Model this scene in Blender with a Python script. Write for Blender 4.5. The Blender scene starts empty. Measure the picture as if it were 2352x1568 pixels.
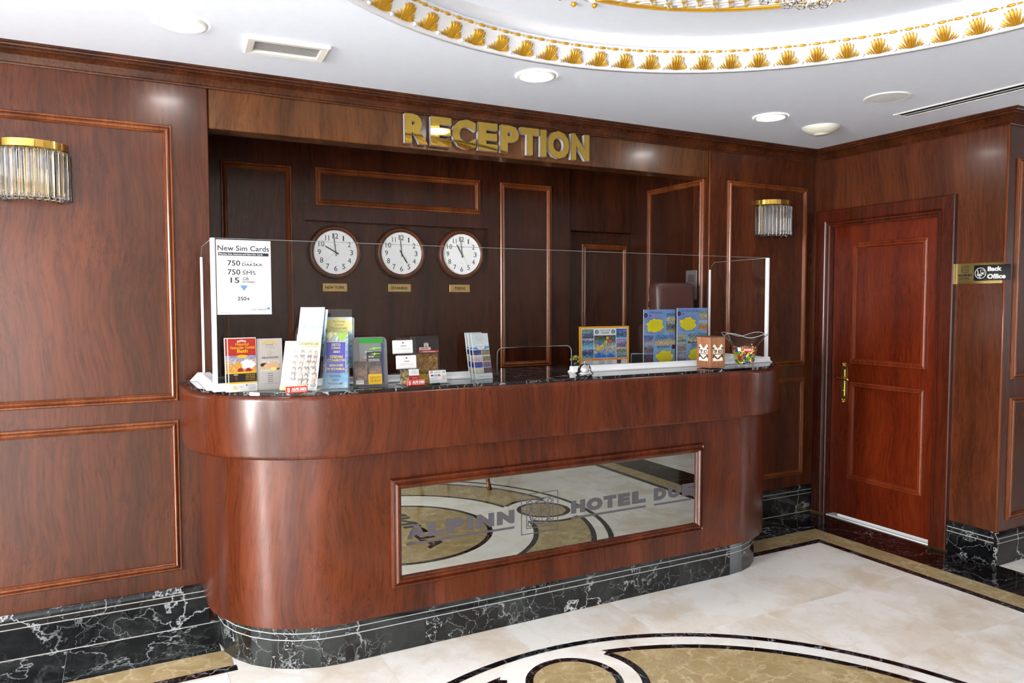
import bpy, bmesh, math, random
from math import sin, cos, pi, sqrt, atan2, hypot
from mathutils import Vector, Matrix

random.seed(7)
S = bpy.context.scene
COL = S.collection

# ------------------------------------------------------------------ camera
CX, CY, CZ = -0.3731, -3.7405, 1.5163
YAW, PITCH, ROLL = 0.4831, -0.0529, -0.0016
FPX = 1703.65
fw = Vector((sin(YAW)*cos(PITCH), cos(YAW)*cos(PITCH), sin(PITCH)))
rt = Vector((cos(YAW), -sin(YAW), 0.0))
up = rt.cross(fw)
rt2 = rt*cos(ROLL) + up*sin(ROLL)
up2 = -rt*sin(ROLL) + up*cos(ROLL)
cd = bpy.data.cameras.new('camera')
cam = bpy.data.objects.new('camera', cd)
COL.objects.link(cam)
cd.sensor_width = 36.0
cd.lens = FPX/2352*36.0
cd.clip_start = 0.02
cam.matrix_world = Matrix(((rt2.x, up2.x, -fw.x, CX), (rt2.y, up2.y, -fw.y, CY),
                           (rt2.z, up2.z, -fw.z, CZ), (0, 0, 0, 1)))
S.camera = cam

# ------------------------------------------------------------------ world, daylight, exposure
W = bpy.data.worlds.new('sky'); S.world = W; W.use_nodes = True
bg = W.node_tree.nodes['Background']
bg.inputs[0].default_value = (0.80, 0.90, 1.0, 1)
bg.inputs[1].default_value = 1.2
S.view_settings.view_transform = 'Standard'
S.view_settings.look = 'None'
S.view_settings.gamma = 1.0
S.view_settings.exposure = 0.45
S.view_settings.use_curve_mapping = False
S.cycles.max_bounces = 8
S.cycles.adaptive_threshold = 0.05
S.cycles.denoising_input_passes = 'RGB_ALBEDO'
S.cycles.transmission_bounces = 10
S.cycles.transparent_max_bounces = 12
S.cycles.sample_clamp_indirect = 8.0
S.cycles.caustics_reflective = False
S.cycles.caustics_refractive = False

def area(name, loc, rot, sx, sy, power, color):
    l = bpy.data.lights.new(name, 'AREA'); l.shape = 'RECTANGLE'; l.size = sx; l.size_y = sy
    l.energy = power; l.color = color
    o = bpy.data.objects.new(name, l); COL.objects.link(o)
    o.location = loc; o.rotation_euler = rot
    return o

DAY = (1.0, 0.985, 0.965)
TILT = 0.5                      # the sky is seen from above, so the light falls downwards
XL, YF_ = -4.0, -7.6            # side wall with the windows, street front behind the camera
WIN_LEFT = [(-2.9, -1.95), (-5.2, -4.0), (-7.1, -6.0)]
WIN_FRONT = [(-3.2, -1.2)]
WIN_EAST = [(-4.8, -4.0)]
for (a, b), p in zip(WIN_LEFT, (540, 240, 190)):
    area('daylight_side', (XL-0.65, (a+b)/2, 1.22), (0, -pi/2+TILT, 0), 2.5, b-a, p, DAY)
for (a, b), p in zip(WIN_FRONT, (70,)):
    area('daylight_front', ((a+b)/2, YF_-0.65, 1.22), (pi/2-TILT, 0, 0), b-a, 2.5, p, DAY)

for a, b in WIN_EAST:
    area('daylight_east', (8.0+0.65, (a+b)/2, 1.22), (0, pi/2-TILT, 0), 2.5, b-a, 50, (0.88, 0.94, 1.0))

# ------------------------------------------------------------------ helpers
def lin(c):
    return tuple(((x/255)/12.92 if x/255 <= 0.04045 else ((x/255+0.055)/1.055)**2.4) for x in c)

class MB:
    def __init__(s): s.v = []; s.f = []; s.m = []; s.s = []; s.c = []; s.usecol = False
    def add(s, vs, fs, m=0, sm=False, col=None):
        n = len(s.v); s.v += [tuple(p) for p in vs]
        for f in fs:
            s.f.append(tuple(i+n for i in f)); s.m.append(m); s.s.append(sm); s.c.append(col)
        return s
    def box(s, x0, x1, y0, y1, z0, z1, m=0, ch=0.0):
        if ch <= 0:
            vs = [(x, y, z) for x in (x0, x1) for y in (y0, y1) for z in (z0, z1)]
            return s.add(vs, [(0,1,3,2),(4,6,7,5),(0,4,5,1),(2,3,7,6),(0,2,6,4),(1,5,7,3)], m)
        lo = (x0, y0, z0); hi = (x1, y1, z1)
        idx = {}; vs = []
        for sx in (0,1):
            for sy in (0,1):
                for sz in (0,1):
                    for k in range(3):
                        p = []
                        for a, sg in enumerate((sx, sy, sz)):
                            e = hi[a] if sg else lo[a]
                            if a != k: e += -ch if sg else ch
                            p.append(e)
                        idx[(sx,sy,sz,k)] = len(vs); vs.append(p)
        fs = []
        for k in range(3):
            o = [a for a in range(3) if a != k]
            for sg in (0,1):
                q = []
                for t in ((0,0),(1,0),(1,1),(0,1)):
                    key = [0,0,0]; key[k] = sg; key[o[0]] = t[0]; key[o[1]] = t[1]
                    q.append(idx[(*key, k)])
                fs.append(q)
        for k in range(3):
            a, b = [q for q in range(3) if q != k]
            for sa in (0,1):
                for sb in (0,1):
                    k0 = [0,0,0]; k0[a] = sa; k0[b] = sb; k1 = list(k0); k1[k] = 1
                    fs.append((idx[(*k0,a)], idx[(*k1,a)], idx[(*k1,b)], idx[(*k0,b)]))
        for sx in (0,1):
            for sy in (0,1):
                for sz in (0,1):
                    fs.append(tuple(idx[(sx,sy,sz,k)] for k in range(3)))
        return s.add(vs, fs, m)
    def prism(s, poly, h0, h1, mp, m=0, sm=False):
        n = len(poly)
        vs = [mp(a, b, h0) for a, b in poly] + [mp(a, b, h1) for a, b in poly]
        s.add(vs, [tuple(range(n))[::-1], tuple(range(n, 2*n))], m)
        s.add(vs, [(i, (i+1) % n, n+(i+1) % n, n+i) for i in range(n)], m, sm)
        return s
    def lathe(s, prof, n=32, c=(0,0,0), m=0, sm=True, a0=0, a1=2*pi, axis='z', close=True):
        full = abs(a1-a0-2*pi) < 1e-6
        k = n if full else n+1
        vs = []
        for i in range(k):
            a = a0+(a1-a0)*i/n
            for r, z in prof:
                if axis == 'z': p = (c[0]+r*cos(a), c[1]+r*sin(a), c[2]+z)
                elif axis == 'y': p = (c[0]+r*cos(a), c[1]+z, c[2]+r*sin(a))
                else: p = (c[0]+z, c[1]+r*cos(a), c[2]+r*sin(a))
                vs.append(p)
        q = len(prof); fs = []
        for i in range(n if full else n):
            j = (i+1) % k
            for t in range(q-1):
                fs.append((i*q+t, j*q+t, j*q+t+1, i*q+t+1))
        return s.add(vs, fs, m, sm)
    def tube(s, pts, r, n=8, m=0, caps=True, sm=True):
        pts = [Vector(p) for p in pts]; rings = []; vs = []
        rr = r if isinstance(r, (list, tuple)) else [r]*len(pts)
        ref = None
        for i, p in enumerate(pts):
            d = (pts[min(i+1, len(pts)-1)]-pts[max(i-1, 0)]).normalized()
            if ref is None:
                ref = Vector((0,0,1)) if abs(d.z) < 0.9 else Vector((1,0,0))
            u = d.cross(ref).normalized(); w = d.cross(u); ref = -w if False else ref
            for k in range(n):
                a = 2*pi*k/n; vs.append(p+(u*cos(a)+w*sin(a))*rr[i])
        fs = []
        for i in range(len(pts)-1):
            for k in range(n):
                fs.append((i*n+k, i*n+(k+1) % n, (i+1)*n+(k+1) % n, (i+1)*n+k))
        s.add(vs, fs, m, sm)
        if caps:
            b = len(s.v)-len(vs)
            s.f.append(tuple(b+k for k in range(n))); s.m.append(m); s.s.append(False); s.c.append(None)
            s.f.append(tuple(b+(len(pts)-1)*n+k for k in range(n))); s.m.append(m); s.s.append(False); s.c.append(None)
        return s
    def sphere(s, c, r, n=12, k=8, m=0, sx=1, sy=1, sz=1, sm=True):
        prof = [(sin(pi*i/k), -cos(pi*i/k)) for i in range(k+1)]
        vs = []; fs = []
        for i in range(n):
            a = 2*pi*i/n
            for q, z in prof: vs.append((c[0]+r*sx*q*cos(a), c[1]+r*sy*q*sin(a), c[2]+r*sz*z))
        q = k+1
        for i in range(n):
            j = (i+1) % n
            for t in range(k): fs.append((i*q+t, j*q+t, j*q+t+1, i*q+t+1))
        return s.add(vs, fs, m, sm)
    def frame(s, a0, b0, a1, b1, prof, mp, m=0):
        vs = []
        for t, h in prof:
            for a, b in ((a0+t, b0+t), (a1-t, b0+t), (a1-t, b1-t), (a0+t, b1-t)): vs.append(mp(a, b, h))
        fs = []
        for i in range(len(prof)-1):
            for k in range(4):
                fs.append((i*4+k, i*4+(k+1) % 4, (i+1)*4+(k+1) % 4, (i+1)*4+k))
        return s.add(vs, fs, m)
    def sweep(s, path, prof, m=0, cap=True, sm=False):
        # path: [(x,y)], prof: [(offset to the right of travel, z)]
        n = len(path); vs = []; q = len(prof)
        for i, p in enumerate(path):
            d0 = Vector(path[i])-Vector(path[i-1]) if i > 0 else None
            d1 = Vector(path[i+1])-Vector(path[i]) if i < n-1 else None
            ns = [Vector((d.y, -d.x)).normalized() for d in (d0, d1) if d is not None]
            if len(ns) == 2:
                nn = (ns[0]+ns[1]); nn = nn/(nn.dot(ns[0])) if nn.length > 1e-6 else ns[0]
            else: nn = ns[0]
            for o, z in prof: vs.append((p[0]+nn.x*o, p[1]+nn.y*o, z))
        fs = []
        for i in range(n-1):
            for t in range(q-1): fs.append((i*q+t, (i+1)*q+t, (i+1)*q+t+1, i*q+t+1))
        s.add(vs, fs, m, sm)
        if cap:
            b = len(s.v)-len(vs)
            for e in (0, n-1):
                s.f.append(tuple(b+e*q+t for t in range(q))); s.m.append(m); s.s.append(False); s.c.append(None)
        return s
    def mesh(s, name, mats, recalc=True):
        me = bpy.data.meshes.new(name)
        me.from_pydata(s.v, [], s.f)
        mats = mats if isinstance(mats, (list, tuple)) else [mats]
        for mt in mats: me.materials.append(mt)
        me.polygons.foreach_set('material_index', s.m)
        me.polygons.foreach_set('use_smooth', s.s)
        if s.usecol:
            ca = me.color_attributes.new('Col', 'FLOAT_COLOR', 'CORNER')
            dat = []
            for f, c in zip(s.f, s.c):
                if c is None: c = (0.8, 0.8, 0.8)
                if isinstance(c[0], (tuple, list)):
                    for k in c: dat += [k[0]*.56, k[1]*.56, k[2]*.56, 1.0]
                else:
                    dat += [c[0]*.56, c[1]*.56, c[2]*.56, 1.0]*len(f)
            ca.data.foreach_set('color', dat)
        if recalc:
            b = bmesh.new(); b.from_mesh(me); bmesh.ops.recalc_face_normals(b, faces=b.faces); b.to_mesh(me); b.free()
        me.update()
        return me
    def build(s, name, mats, parent=None, loc=None, rot=None, recalc=True):
        return link(name, s.mesh(name, mats, recalc), parent, loc, rot)

def link(name, me, parent=None, loc=None, rot=None):
    o = bpy.data.objects.new(name, me); COL.objects.link(o)
    if parent is not None: o.parent = parent
    if loc is not None: o.location = loc
    if rot is not None: o.rotation_euler = rot
    return o
def tag(o, label=None, cat=None, group=None, kind=None):
    if label: o['label'] = label
    if cat: o['category'] = cat
    if group: o['group'] = group
    if kind: o['kind'] = kind
    return o
def thing(name, label, cat, loc=(0,0,0), rot=(0,0,0), group=None):
    o = bpy.data.objects.new(name, None); COL.objects.link(o)
    o.empty_display_size = 0.05
    o.location = loc; o.rotation_euler = rot
    return tag(o, label, cat, group)
def copy_tree(o, parent=None):
    c = o.copy(); COL.objects.link(c)
    if parent is not None: c.parent = parent
    for ch in list(o.children): copy_tree(ch, c)
    return c
XZ = lambda y0: (lambda a, b, h: (a, y0-h, b))      # wall facing -y, a = x, b = z
YZ = lambda x0: (lambda a, b, h: (x0-h, a, b))      # wall facing -x, a = y, b = z

_tc = {}
def text2d(sx, bold=0.0):
    k = (sx, bold)
    if k not in _tc:
        cu = bpy.data.curves.new('t', 'FONT'); cu.body = sx; cu.size = 1.0; cu.offset = bold
        cu.resolution_u = 3
        cu.fill_mode = 'FRONT'
        o = bpy.data.objects.new('t', cu); COL.objects.link(o)
        me = o.to_mesh()
        vs = [(v.co.x, v.co.y) for v in me.vertices]; fs = [tuple(p.vertices) for p in me.polygons]
        o.to_mesh_clear(); bpy.data.objects.remove(o); bpy.data.curves.remove(cu)
        if vs:
            x0 = min(p[0] for p in vs); x1 = max(p[0] for p in vs); y0 = min(p[1] for p in vs); y1 = max(p[1] for p in vs)
        else: x0 = x1 = y0 = y1 = 0
        _tc[k] = (vs, fs, x0, x1, y0, y1)
    return _tc[k]
def textfit(sx, a0, b0, a1, b1, bold=0.0):
    vs, fs, x0, x1, y0, y1 = text2d(sx, bold)
    wx = (x1-x0) or 1; wy = (y1-y0) or 1
    return [(a0+(p[0]-x0)/wx*(a1-a0), b0+(p[1]-y0)/wy*(b1-b0)) for p in vs], fs
def outline_edges(fs):
    cnt = {}
    for f in fs:
        for i in range(len(f)):
            e = (f[i], f[(i+1) % len(f)]); cnt[e] = 1
    return [e for e in cnt if (e[1], e[0]) not in cnt]
def solid_text(mb, sx, a0, b0, a1, b1, h0, h1, mp, bold=0.0, mf=0, ms=0):
    vs, fs = textfit(sx, a0, b0, a1, b1, bold)
    n = len(vs)
    mb.add([mp(a, b, h1) for a, b in vs], fs, mf)
    if h0 is not None:
        vv = [mp(a, b, h1) for a, b in vs]+[mp(a, b, h0) for a, b in vs]
        mb.add(vv, [(i, j, j+n, i+n) for i, j in outline_edges(fs)], ms)

# ------------------------------------------------------------------ materials
def newmat(name):
    m = bpy.data.materials.new(name); m.use_nodes = True
    nt = m.node_tree; b = nt.nodes['Principled BSDF']
    return m, nt, b
def plain(name, rgb, rough=0.5, metal=0.0, **kw):
    m, nt, b = newmat(name)
    b.inputs['Base Color'].default_value = (*lin(rgb), 1)
    b.inputs['Roughness'].default_value = rough; b.inputs['Metallic'].default_value = metal
    for k, v in kw.items(): b.inputs[k.replace('_', ' ')].default_value = v
    # faint tonal grain so that no surface is perfectly even
    n = nt.nodes.new('ShaderNodeTexNoise'); n.inputs['Scale'].default_value = 35; n.inputs['Detail'].default_value = 2
    tc = nt.nodes.new('ShaderNodeTexCoord'); nt.links.new(tc.outputs['Object'], n.inputs['Vector'])
    mx = nt.nodes.new('ShaderNodeMix'); mx.data_type = 'RGBA'; mx.blend_type = 'MULTIPLY'; mx.inputs[0].default_value = 0.08
    mx.inputs[6].default_value = (*lin(rgb), 1); nt.links.new(n.outputs['Color'], mx.inputs[7])
    nt.links.new(mx.outputs[2], b.inputs['Base Color'])
    return m
def ramp(nt, stops):
    r = nt.nodes.new('ShaderNodeValToRGB'); e = r.color_ramp.elements
    while len(e) < len(stops): e.new(0.5)
    for i, (p, c) in enumerate(stops):
        e[i].position = p; e[i].color = (*c, 1) if len(c) == 3 else c
    return r
def wood(name, dark, mid, light, rough=0.27, sx=1.0, seed=0.0, flow=0.13, coat=0.10):
    m, nt, b = newmat(name); N = nt.nodes; L = nt.links
    tc = N.new('ShaderNodeTexCoord')
    mp = N.new('ShaderNodeMapping'); mp.inputs['Location'].default_value = (seed, seed*1.7, seed*0.6)
    L.new(tc.outputs['Object'], mp.inputs['Vector'])
    # slow flow that bends the grain
    nf = N.new('ShaderNodeTexNoise'); nf.inputs['Scale'].default_value = 1.6; nf.inputs['Detail'].default_value = 1.0
    L.new(mp.outputs[0], nf.inputs['Vector'])
    sub = N.new('ShaderNodeVectorMath'); sub.operation = 'SUBTRACT'; sub.inputs[1].default_value = (.5, .5, .5)
    L.new(nf.outputs['Color'], sub.inputs[0])
    sc = N.new('ShaderNodeVectorMath'); sc.operation = 'SCALE'; sc.inputs['Scale'].default_value = flow
    L.new(sub.outputs[0], sc.inputs[0])
    ad = N.new('ShaderNodeVectorMath'); ad.operation = 'ADD'
    L.new(mp.outputs[0], ad.inputs[0]); L.new(sc.outputs[0], ad.inputs[1])
    def stretched(scale, zf, detail, rgh):
        mm = N.new('ShaderNodeMapping'); mm.inputs['Scale'].default_value = (scale*sx, scale*sx, scale*zf)
        L.new(ad.outputs[0], mm.inputs['Vector'])
        n = N.new('ShaderNodeTexNoise'); n.inputs['Scale'].default_value = 1.0; n.inputs['Detail'].default_value = detail
        n.inputs['Roughness'].default_value = rgh
        L.new(mm.outputs[0], n.inputs['Vector']); return n
    broad = stretched(7.0, 0.07, 3.0, 0.55)
    fine = stretched(75.0, 0.055, 4.0, 0.65)
    pores = stretched(260.0, 0.03, 2.0, 0.6)
    r1 = ramp(nt, [(0.25, lin(dark)), (0.5, lin(mid)), (0.78, lin(light))]); L.new(broad.outputs['Fac'], r1.inputs[0])
    r2 = ramp(nt, [(0.30, (0.52, 0.52, 0.52)), (0.62, (1.1, 1.1, 1.1))]); L.new(fine.outputs['Fac'], r2.inputs[0])
    m1 = N.new('ShaderNodeMix'); m1.data_type = 'RGBA'; m1.blend_type = 'MULTIPLY'; m1.inputs[0].default_value = 0.75
    L.new(r1.outputs[0], m1.inputs[6]); L.new(r2.outputs[0], m1.inputs[7])
    r3 = ramp(nt, [(0.33, (0.45, 0.42, 0.42)), (0.45, (1, 1, 1))]); L.new(pores.outputs['Fac'], r3.inputs[0])
    m2 = N.new('ShaderNodeMix'); m2.data_type = 'RGBA'; m2.blend_type = 'MULTIPLY'; m2.inputs[0].default_value = 0.55
    L.new(m1.outputs[2], m2.inputs[6]); L.new(r3.outputs[0], m2.inputs[7])
    L.new(m2.outputs[2], b.inputs['Base Color'])
    b.inputs['Roughness'].default_value = rough
    b.inputs['Specular IOR Level'].default_value = 0.40
    b.inputs['Coat Weight'].default_value = coat; b.inputs['Coat Roughness'].default_value = 0.12
    bp = N.new('ShaderNodeBump'); bp.inputs['Strength'].default_value = 0.04; bp.inputs['Distance'].default_value = 0.001
    L.new(fine.outputs['Fac'], bp.inputs['Height']); L.new(bp.outputs[0], b.inputs['Normal'])
    return m
def marble(name, base, vein, scale=3.0, width=0.03, mottle=None, rough=0.10, amount=1.0, cloud=None, seed=0.0, aniso=(1, 1, 1)):
    m, nt, b = newmat(name); N = nt.nodes; L = nt.links
    tc = N.new('ShaderNodeTexCoord'); oi = N.new('ShaderNodeObjectInfo')
    mp = N.new('ShaderNodeMapping'); mp.inputs['Location'].default_value = (seed, seed*2, seed*3); mp.inputs['Scale'].default_value = aniso
    L.new(tc.outputs['Object'], mp.inputs['Vector'])
    rs = N.new('ShaderNodeVectorMath'); rs.operation = 'SCALE'; rs.inputs[0].default_value = (17.0, 29.0, 11.0); L.new(oi.outputs['Random'], rs.inputs['Scale'])
    ao = N.new('ShaderNodeVectorMath'); ao.operation = 'ADD'; L.new(mp.outputs[0], ao.inputs[0]); L.new(rs.outputs[0], ao.inputs[1])
    nz = N.new('ShaderNodeTexNoise'); nz.inputs['Scale'].default_value = scale*1.4; nz.inputs['Detail'].default_value = 5; nz.inputs['Roughness'].default_value = 0.6
    L.new(ao.outputs[0], nz.inputs['Vector'])
    sc = N.new('ShaderNodeVectorMath'); sc.operation = 'SCALE'; sc.inputs['Scale'].default_value = 0.55/ max(scale, .1) * 2.2
    sb = N.new('ShaderNodeVectorMath'); sb.operation = 'SUBTRACT'; sb.inputs[1].default_value = (.5, .5, .5)
    L.new(nz.outputs['Color'], sb.inputs[0]); L.new(sb.outputs[0], sc.inputs[0])
    ad = N.new('ShaderNodeVectorMath'); ad.operation = 'ADD'; L.new(ao.outputs[0], ad.inputs[0]); L.new(sc.outputs[0], ad.inputs[1])
    vo = N.new('ShaderNodeTexVoronoi'); vo.feature = 'DISTANCE_TO_EDGE'; vo.inputs['Scale'].default_value = scale
    L.new(ad.outputs[0], vo.inputs['Vector'])
    v2 = N.new('ShaderNodeTexVoronoi'); v2.feature = 'DISTANCE_TO_EDGE'; v2.inputs['Scale'].default_value = scale*3.1
    L.new(ad.outputs[0], v2.inputs['Vector'])
    mk = N.new('ShaderNodeTexNoise'); mk.inputs['Scale'].default_value = scale*0.8; mk.inputs['Detail'].default_value = 2; L.new(ao.outputs[0], mk.inputs['Vector'])
    rk = ramp(nt, [(0.42, (0, 0, 0)), (0.62, (1, 1, 1))]); L.new(mk.outputs['Fac'], rk.inputs[0])
    ra = ramp(nt, [(0.0, (1, 1, 1)), (width, (0, 0, 0))]); L.new(vo.outputs['Distance'], ra.inputs[0])
    rb = ramp(nt, [(0.0, (0.75, 0.75, 0.75)), (width*0.8, (0, 0, 0))]); L.new(v2.outputs['Distance'], rb.inputs[0])
    mm = N.new('ShaderNodeMath'); mm.operation = 'MULTIPLY'; L.new(rb.outputs[0], mm.inputs[0]); L.new(rk.outputs[0], mm.inputs[1])
    mx0 = N.new('ShaderNodeMath'); mx0.operation = 'MULTIPLY'; L.new(ra.outputs[0], mx0.inputs[0])
    rk2 = ramp(nt, [(0.40, (1, 1, 1)), (0.60, (0.08, 0.08, 0.08))]); L.new(mk.outputs['Fac'], rk2.inputs[0]); L.new(rk2.outputs[0], mx0.inputs[1])
    mx = N.new('ShaderNodeMath'); mx.operation = 'MAXIMUM'; L.new(mx0.outputs[0], mx.inputs[0]); L.new(mm.outputs[0], mx.inputs[1])
    am = N.new('ShaderNodeMath'); am.operation = 'MULTIPLY'; am.inputs[1].default_value = amount; L.new(mx.outputs[0], am.inputs[0])
    cl = N.new('ShaderNodeTexNoise'); cl.inputs['Scale'].default_value = scale*1.1; cl.inputs['Detail'].default_value = 6; cl.inputs['Roughness'].default_value = 0.6
    L.new(ad.outputs[0], cl.inputs['Vector'])
    rc = ramp(nt, [(0.45, lin(base)), (0.66, lin(cloud or base))]); L.new(cl.outputs['Fac'], rc.inputs[0])
    fm = N.new('ShaderNodeMix'); fm.data_type = 'RGBA'; L.new(am.outputs[0], fm.inputs[0]); L.new(rc.outputs[0], fm.inputs[6]); fm.inputs[7].default_value = (*lin(vein), 1)
    L.new(fm.outputs[2], b.inputs['Base Color'])
    b.inputs['Roughness'].default_value = rough
    return m
def emis(name, rgb, strength):
    m, nt, b = newmat(name)
    b.inputs['Emission Color'].default_value = (*lin(rgb), 1); b.inputs['Emission Strength'].default_value = strength
    b.inputs['Base Color'].default_value = (0.9, 0.9, 0.9, 1)
    return m
def glass(name, tint=(1, 1, 1), rough=0.0, ior=1.48):
    m, nt, b = newmat(name)
    b.inputs['Base Color'].default_value = (*tint, 1); b.inputs['Transmission Weight'].default_value = 1.0
    b.inputs['Roughness'].default_value = rough; b.inputs['IOR'].default_value = ior
    return m
def thinglass(name, tint=(1, 1, 1), refl=1.0):
    # a clear sheet that lets light straight through and mirrors by Fresnel
    m = bpy.data.materials.new(name); m.use_nodes = True; nt = m.node_tree; N = nt.nodes; L = nt.links
    N.remove(N['Principled BSDF'])
    t = N.new('ShaderNodeBsdfTransparent'); t.inputs[0].default_value = (*tint, 1)
    g = N.new('ShaderNodeBsdfGlossy'); g.inputs['Roughness'].default_value = 0.0; g.inputs[0].default_value = (1, 1, 1, 1)
    lw = N.new('ShaderNodeLayerWeight'); lw.inputs[0].default_value = 0.5
    pw = N.new('ShaderNodeMath'); pw.operation = 'POWER'; pw.inputs[1].default_value = 5.0; L.new(lw.outputs['Facing'], pw.inputs[0])
    ml = N.new('ShaderNodeMath'); ml.operation = 'MULTIPLY_ADD'; ml.inputs[1].default_value = 0.9*refl; ml.inputs[2].default_value = 0.02*refl; ml.use_clamp = True
    L.new(pw.outputs[0], ml.inputs[0])
    mx = N.new('ShaderNodeMixShader'); L.new(ml.outputs[0], mx.inputs[0]); L.new(t.outputs[0], mx.inputs[1]); L.new(g.outputs[0], mx.inputs[2])
    L.new(mx.outputs[0], N['Material Output'].inputs[0])
    return m

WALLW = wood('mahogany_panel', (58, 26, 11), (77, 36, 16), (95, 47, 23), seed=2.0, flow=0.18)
NOOKW = wood('mahogany_nook_shaded', (42, 17, 7), (57, 25, 11), (71, 33, 16), seed=5.0)  # panel mahogany darkened, so part of the nook's shade sits in the colour
COUNTERW = wood('mahogany_counter', (56, 20, 5), (80, 31, 8), (102, 44, 14), seed=9.0, flow=0.22)
HEADW = wood('walnut_header', (62, 33, 12), (85, 48, 20), (108, 65, 30), seed=3.0, flow=0.2)
DOORW = wood('mahogany_door', (66, 18, 4), (90, 28, 7), (108, 40, 13), seed=11.0, flow=0.18)
CASEW = wood('mahogany_casing', (50, 16, 6), (69, 24, 9), (86, 33, 14), seed=14.0)
DOORT = wood('door_moulding_wood', (84, 30, 12), (110, 44, 20), (130, 58, 30), rough=0.22, seed=12.0)
TRIMW = wood('moulding_wood', (90, 44, 20), (116, 60, 30), (138, 78, 42), rough=0.22, seed=1.0)
CROWNW = wood('crown_wood', (50, 23, 10), (68, 33, 15), (84, 44, 22), rough=0.25, seed=6.0, flow=0.1)
NERO = marble('black_marble', (13, 14, 16), (190, 194, 196), scale=3.0, width=0.017, cloud=(44, 48, 46), rough=0.08, amount=0.85)
NEROT = marble('black_inlay', (10, 9, 12), (180, 176, 184), scale=9, width=0.04, cloud=(26, 22, 28), rough=0.1, amount=0.6)
ROSSO = marble('dark_band_marble', (14, 11, 13), (180, 174, 176), scale=3.6, width=0.016, cloud=(34, 22, 24), rough=0.09, amount=0.7)
GRANITE = marble('granite_top', (12, 12, 14), (190, 196, 200), scale=4.0, width=0.025, cloud=(32, 34, 36), rough=0.05, amount=0.8)
CREAM = marble('cream_marble', (243, 240, 234), (216, 202, 182), scale=2.0, width=0.03, cloud=(222, 209, 190), rough=0.10, amount=0.4)
CREAM2 = marble('white_marble', (246, 244, 238), (224, 214, 198), scale=2.2, width=0.03, cloud=(226, 217, 202), rough=0.10, amount=0.3)
BEIGE = marble('beige_marble', (164, 143, 102), (206, 190, 152), scale=9, width=0.07, cloud=(184, 164, 122), rough=0.12, amount=0.8)
GROOVE = plain('cut_marble_edge', (176, 182, 184), 0.5)
WHITE = plain('white_paint', (240, 241, 242), 0.6)
CEILP = plain('ceiling_paint', (232, 240, 254), 0.7)
PLASTER = plain('plaster_white', (218, 220, 226), 0.5)
ROOMP = plain('room_wall_paint', (214, 206, 194), 0.7)
GOLD = plain('gold_leaf_paint', (214, 164, 48), 0.34, 0.6)
BRASS = plain('polished_brass', (226, 190, 96), 0.10, 1.0)
LETTERGOLD = plain('mirror_gold', (216, 178, 84), 0.04, 1.0)
BRASSPL = plain('brass_plate', (206, 178, 112), 0.12, 1.0)
PLATE = plain('city_plate_gold', (190, 160, 100), 0.35, 0.6)
OLDBRASS = plain('antique_brass', (168, 148, 84), 0.28, 1.0)
CHROME = plain('chrome', (220, 222, 226), 0.05, 1.0)
SILVER = plain('letter_side', (196, 198, 204), 0.3, 0.3)
ALU = plain('white_aluminium', (232, 234, 236), 0.35)
PLASTIC = plain('white_plastic', (238, 238, 232), 0.4)
BLACK = plain('black_plastic', (16, 16, 18), 0.3)
DARKG = plain('dark_grille', (50, 52, 54), 0.95, Specular_IOR_Level=0.0)
SLOTK = plain('slot_black', (14, 14, 16), 0.95, Specular_IOR_Level=0.0)
PAPER = plain('paper', (204, 204, 202), 0.55)
LEATHER = plain('brown_leather', (70, 40, 36), 0.42)
TIPW = wood('tip_box_wood', (134, 88, 60), (162, 110, 78), (180, 128, 94), rough=0.5, seed=4, coat=0)
TIPD = plain('tip_box_cut_edge', (84, 54, 36), 0.6)
IVORY = plain('ivory_card', (240, 232, 212), 0.6)
GLASSP = thinglass('screen_glass', (0.985, 0.99, 0.99), 1.0)
GLASSS = thinglass('side_glass', (0.97, 0.98, 0.98), 0.6)
ACRYL = thinglass('acrylic', (0.97, 0.98, 0.98), 1.3)
EDGE = plain('glass_edge', (120, 128, 128), 0.25)
RIMG = plain('bowl_rim', (196, 206, 206), 0.15)
CRYSTAL = glass('crystal', (1, 1, 1), 0.0, 1.55)
LAMPM = emis('lamp_diffuser', (255, 252, 246), 60.0)
CLOCKW = wood('clock_wood', (70, 36, 20), (92, 50, 28), (108, 62, 36), seed=8, rough=0.4)
VINYL = plain('grey_vinyl', (74, 71, 77), 0.5)
mm_, nt_, b_ = newmat('smoked_mirror'); MIRROR = mm_
b_.inputs['Base Color'].default_value = (0.44, 0.455, 0.425, 1); b_.inputs['Metallic'].default_value = 1.0; b_.inputs['Roughness'].default_value = 0.0
mm_, nt_, b_ = newmat('print_ink'); PRINT = mm_
a_ = nt_.nodes.new('ShaderNodeAttribute'); a_.attribute_name = 'Col'; nt_.links.new(a_.outputs['Color'], b_.inputs['Base Color'])
b_.inputs['Roughness'].default_value = 0.38

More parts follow.
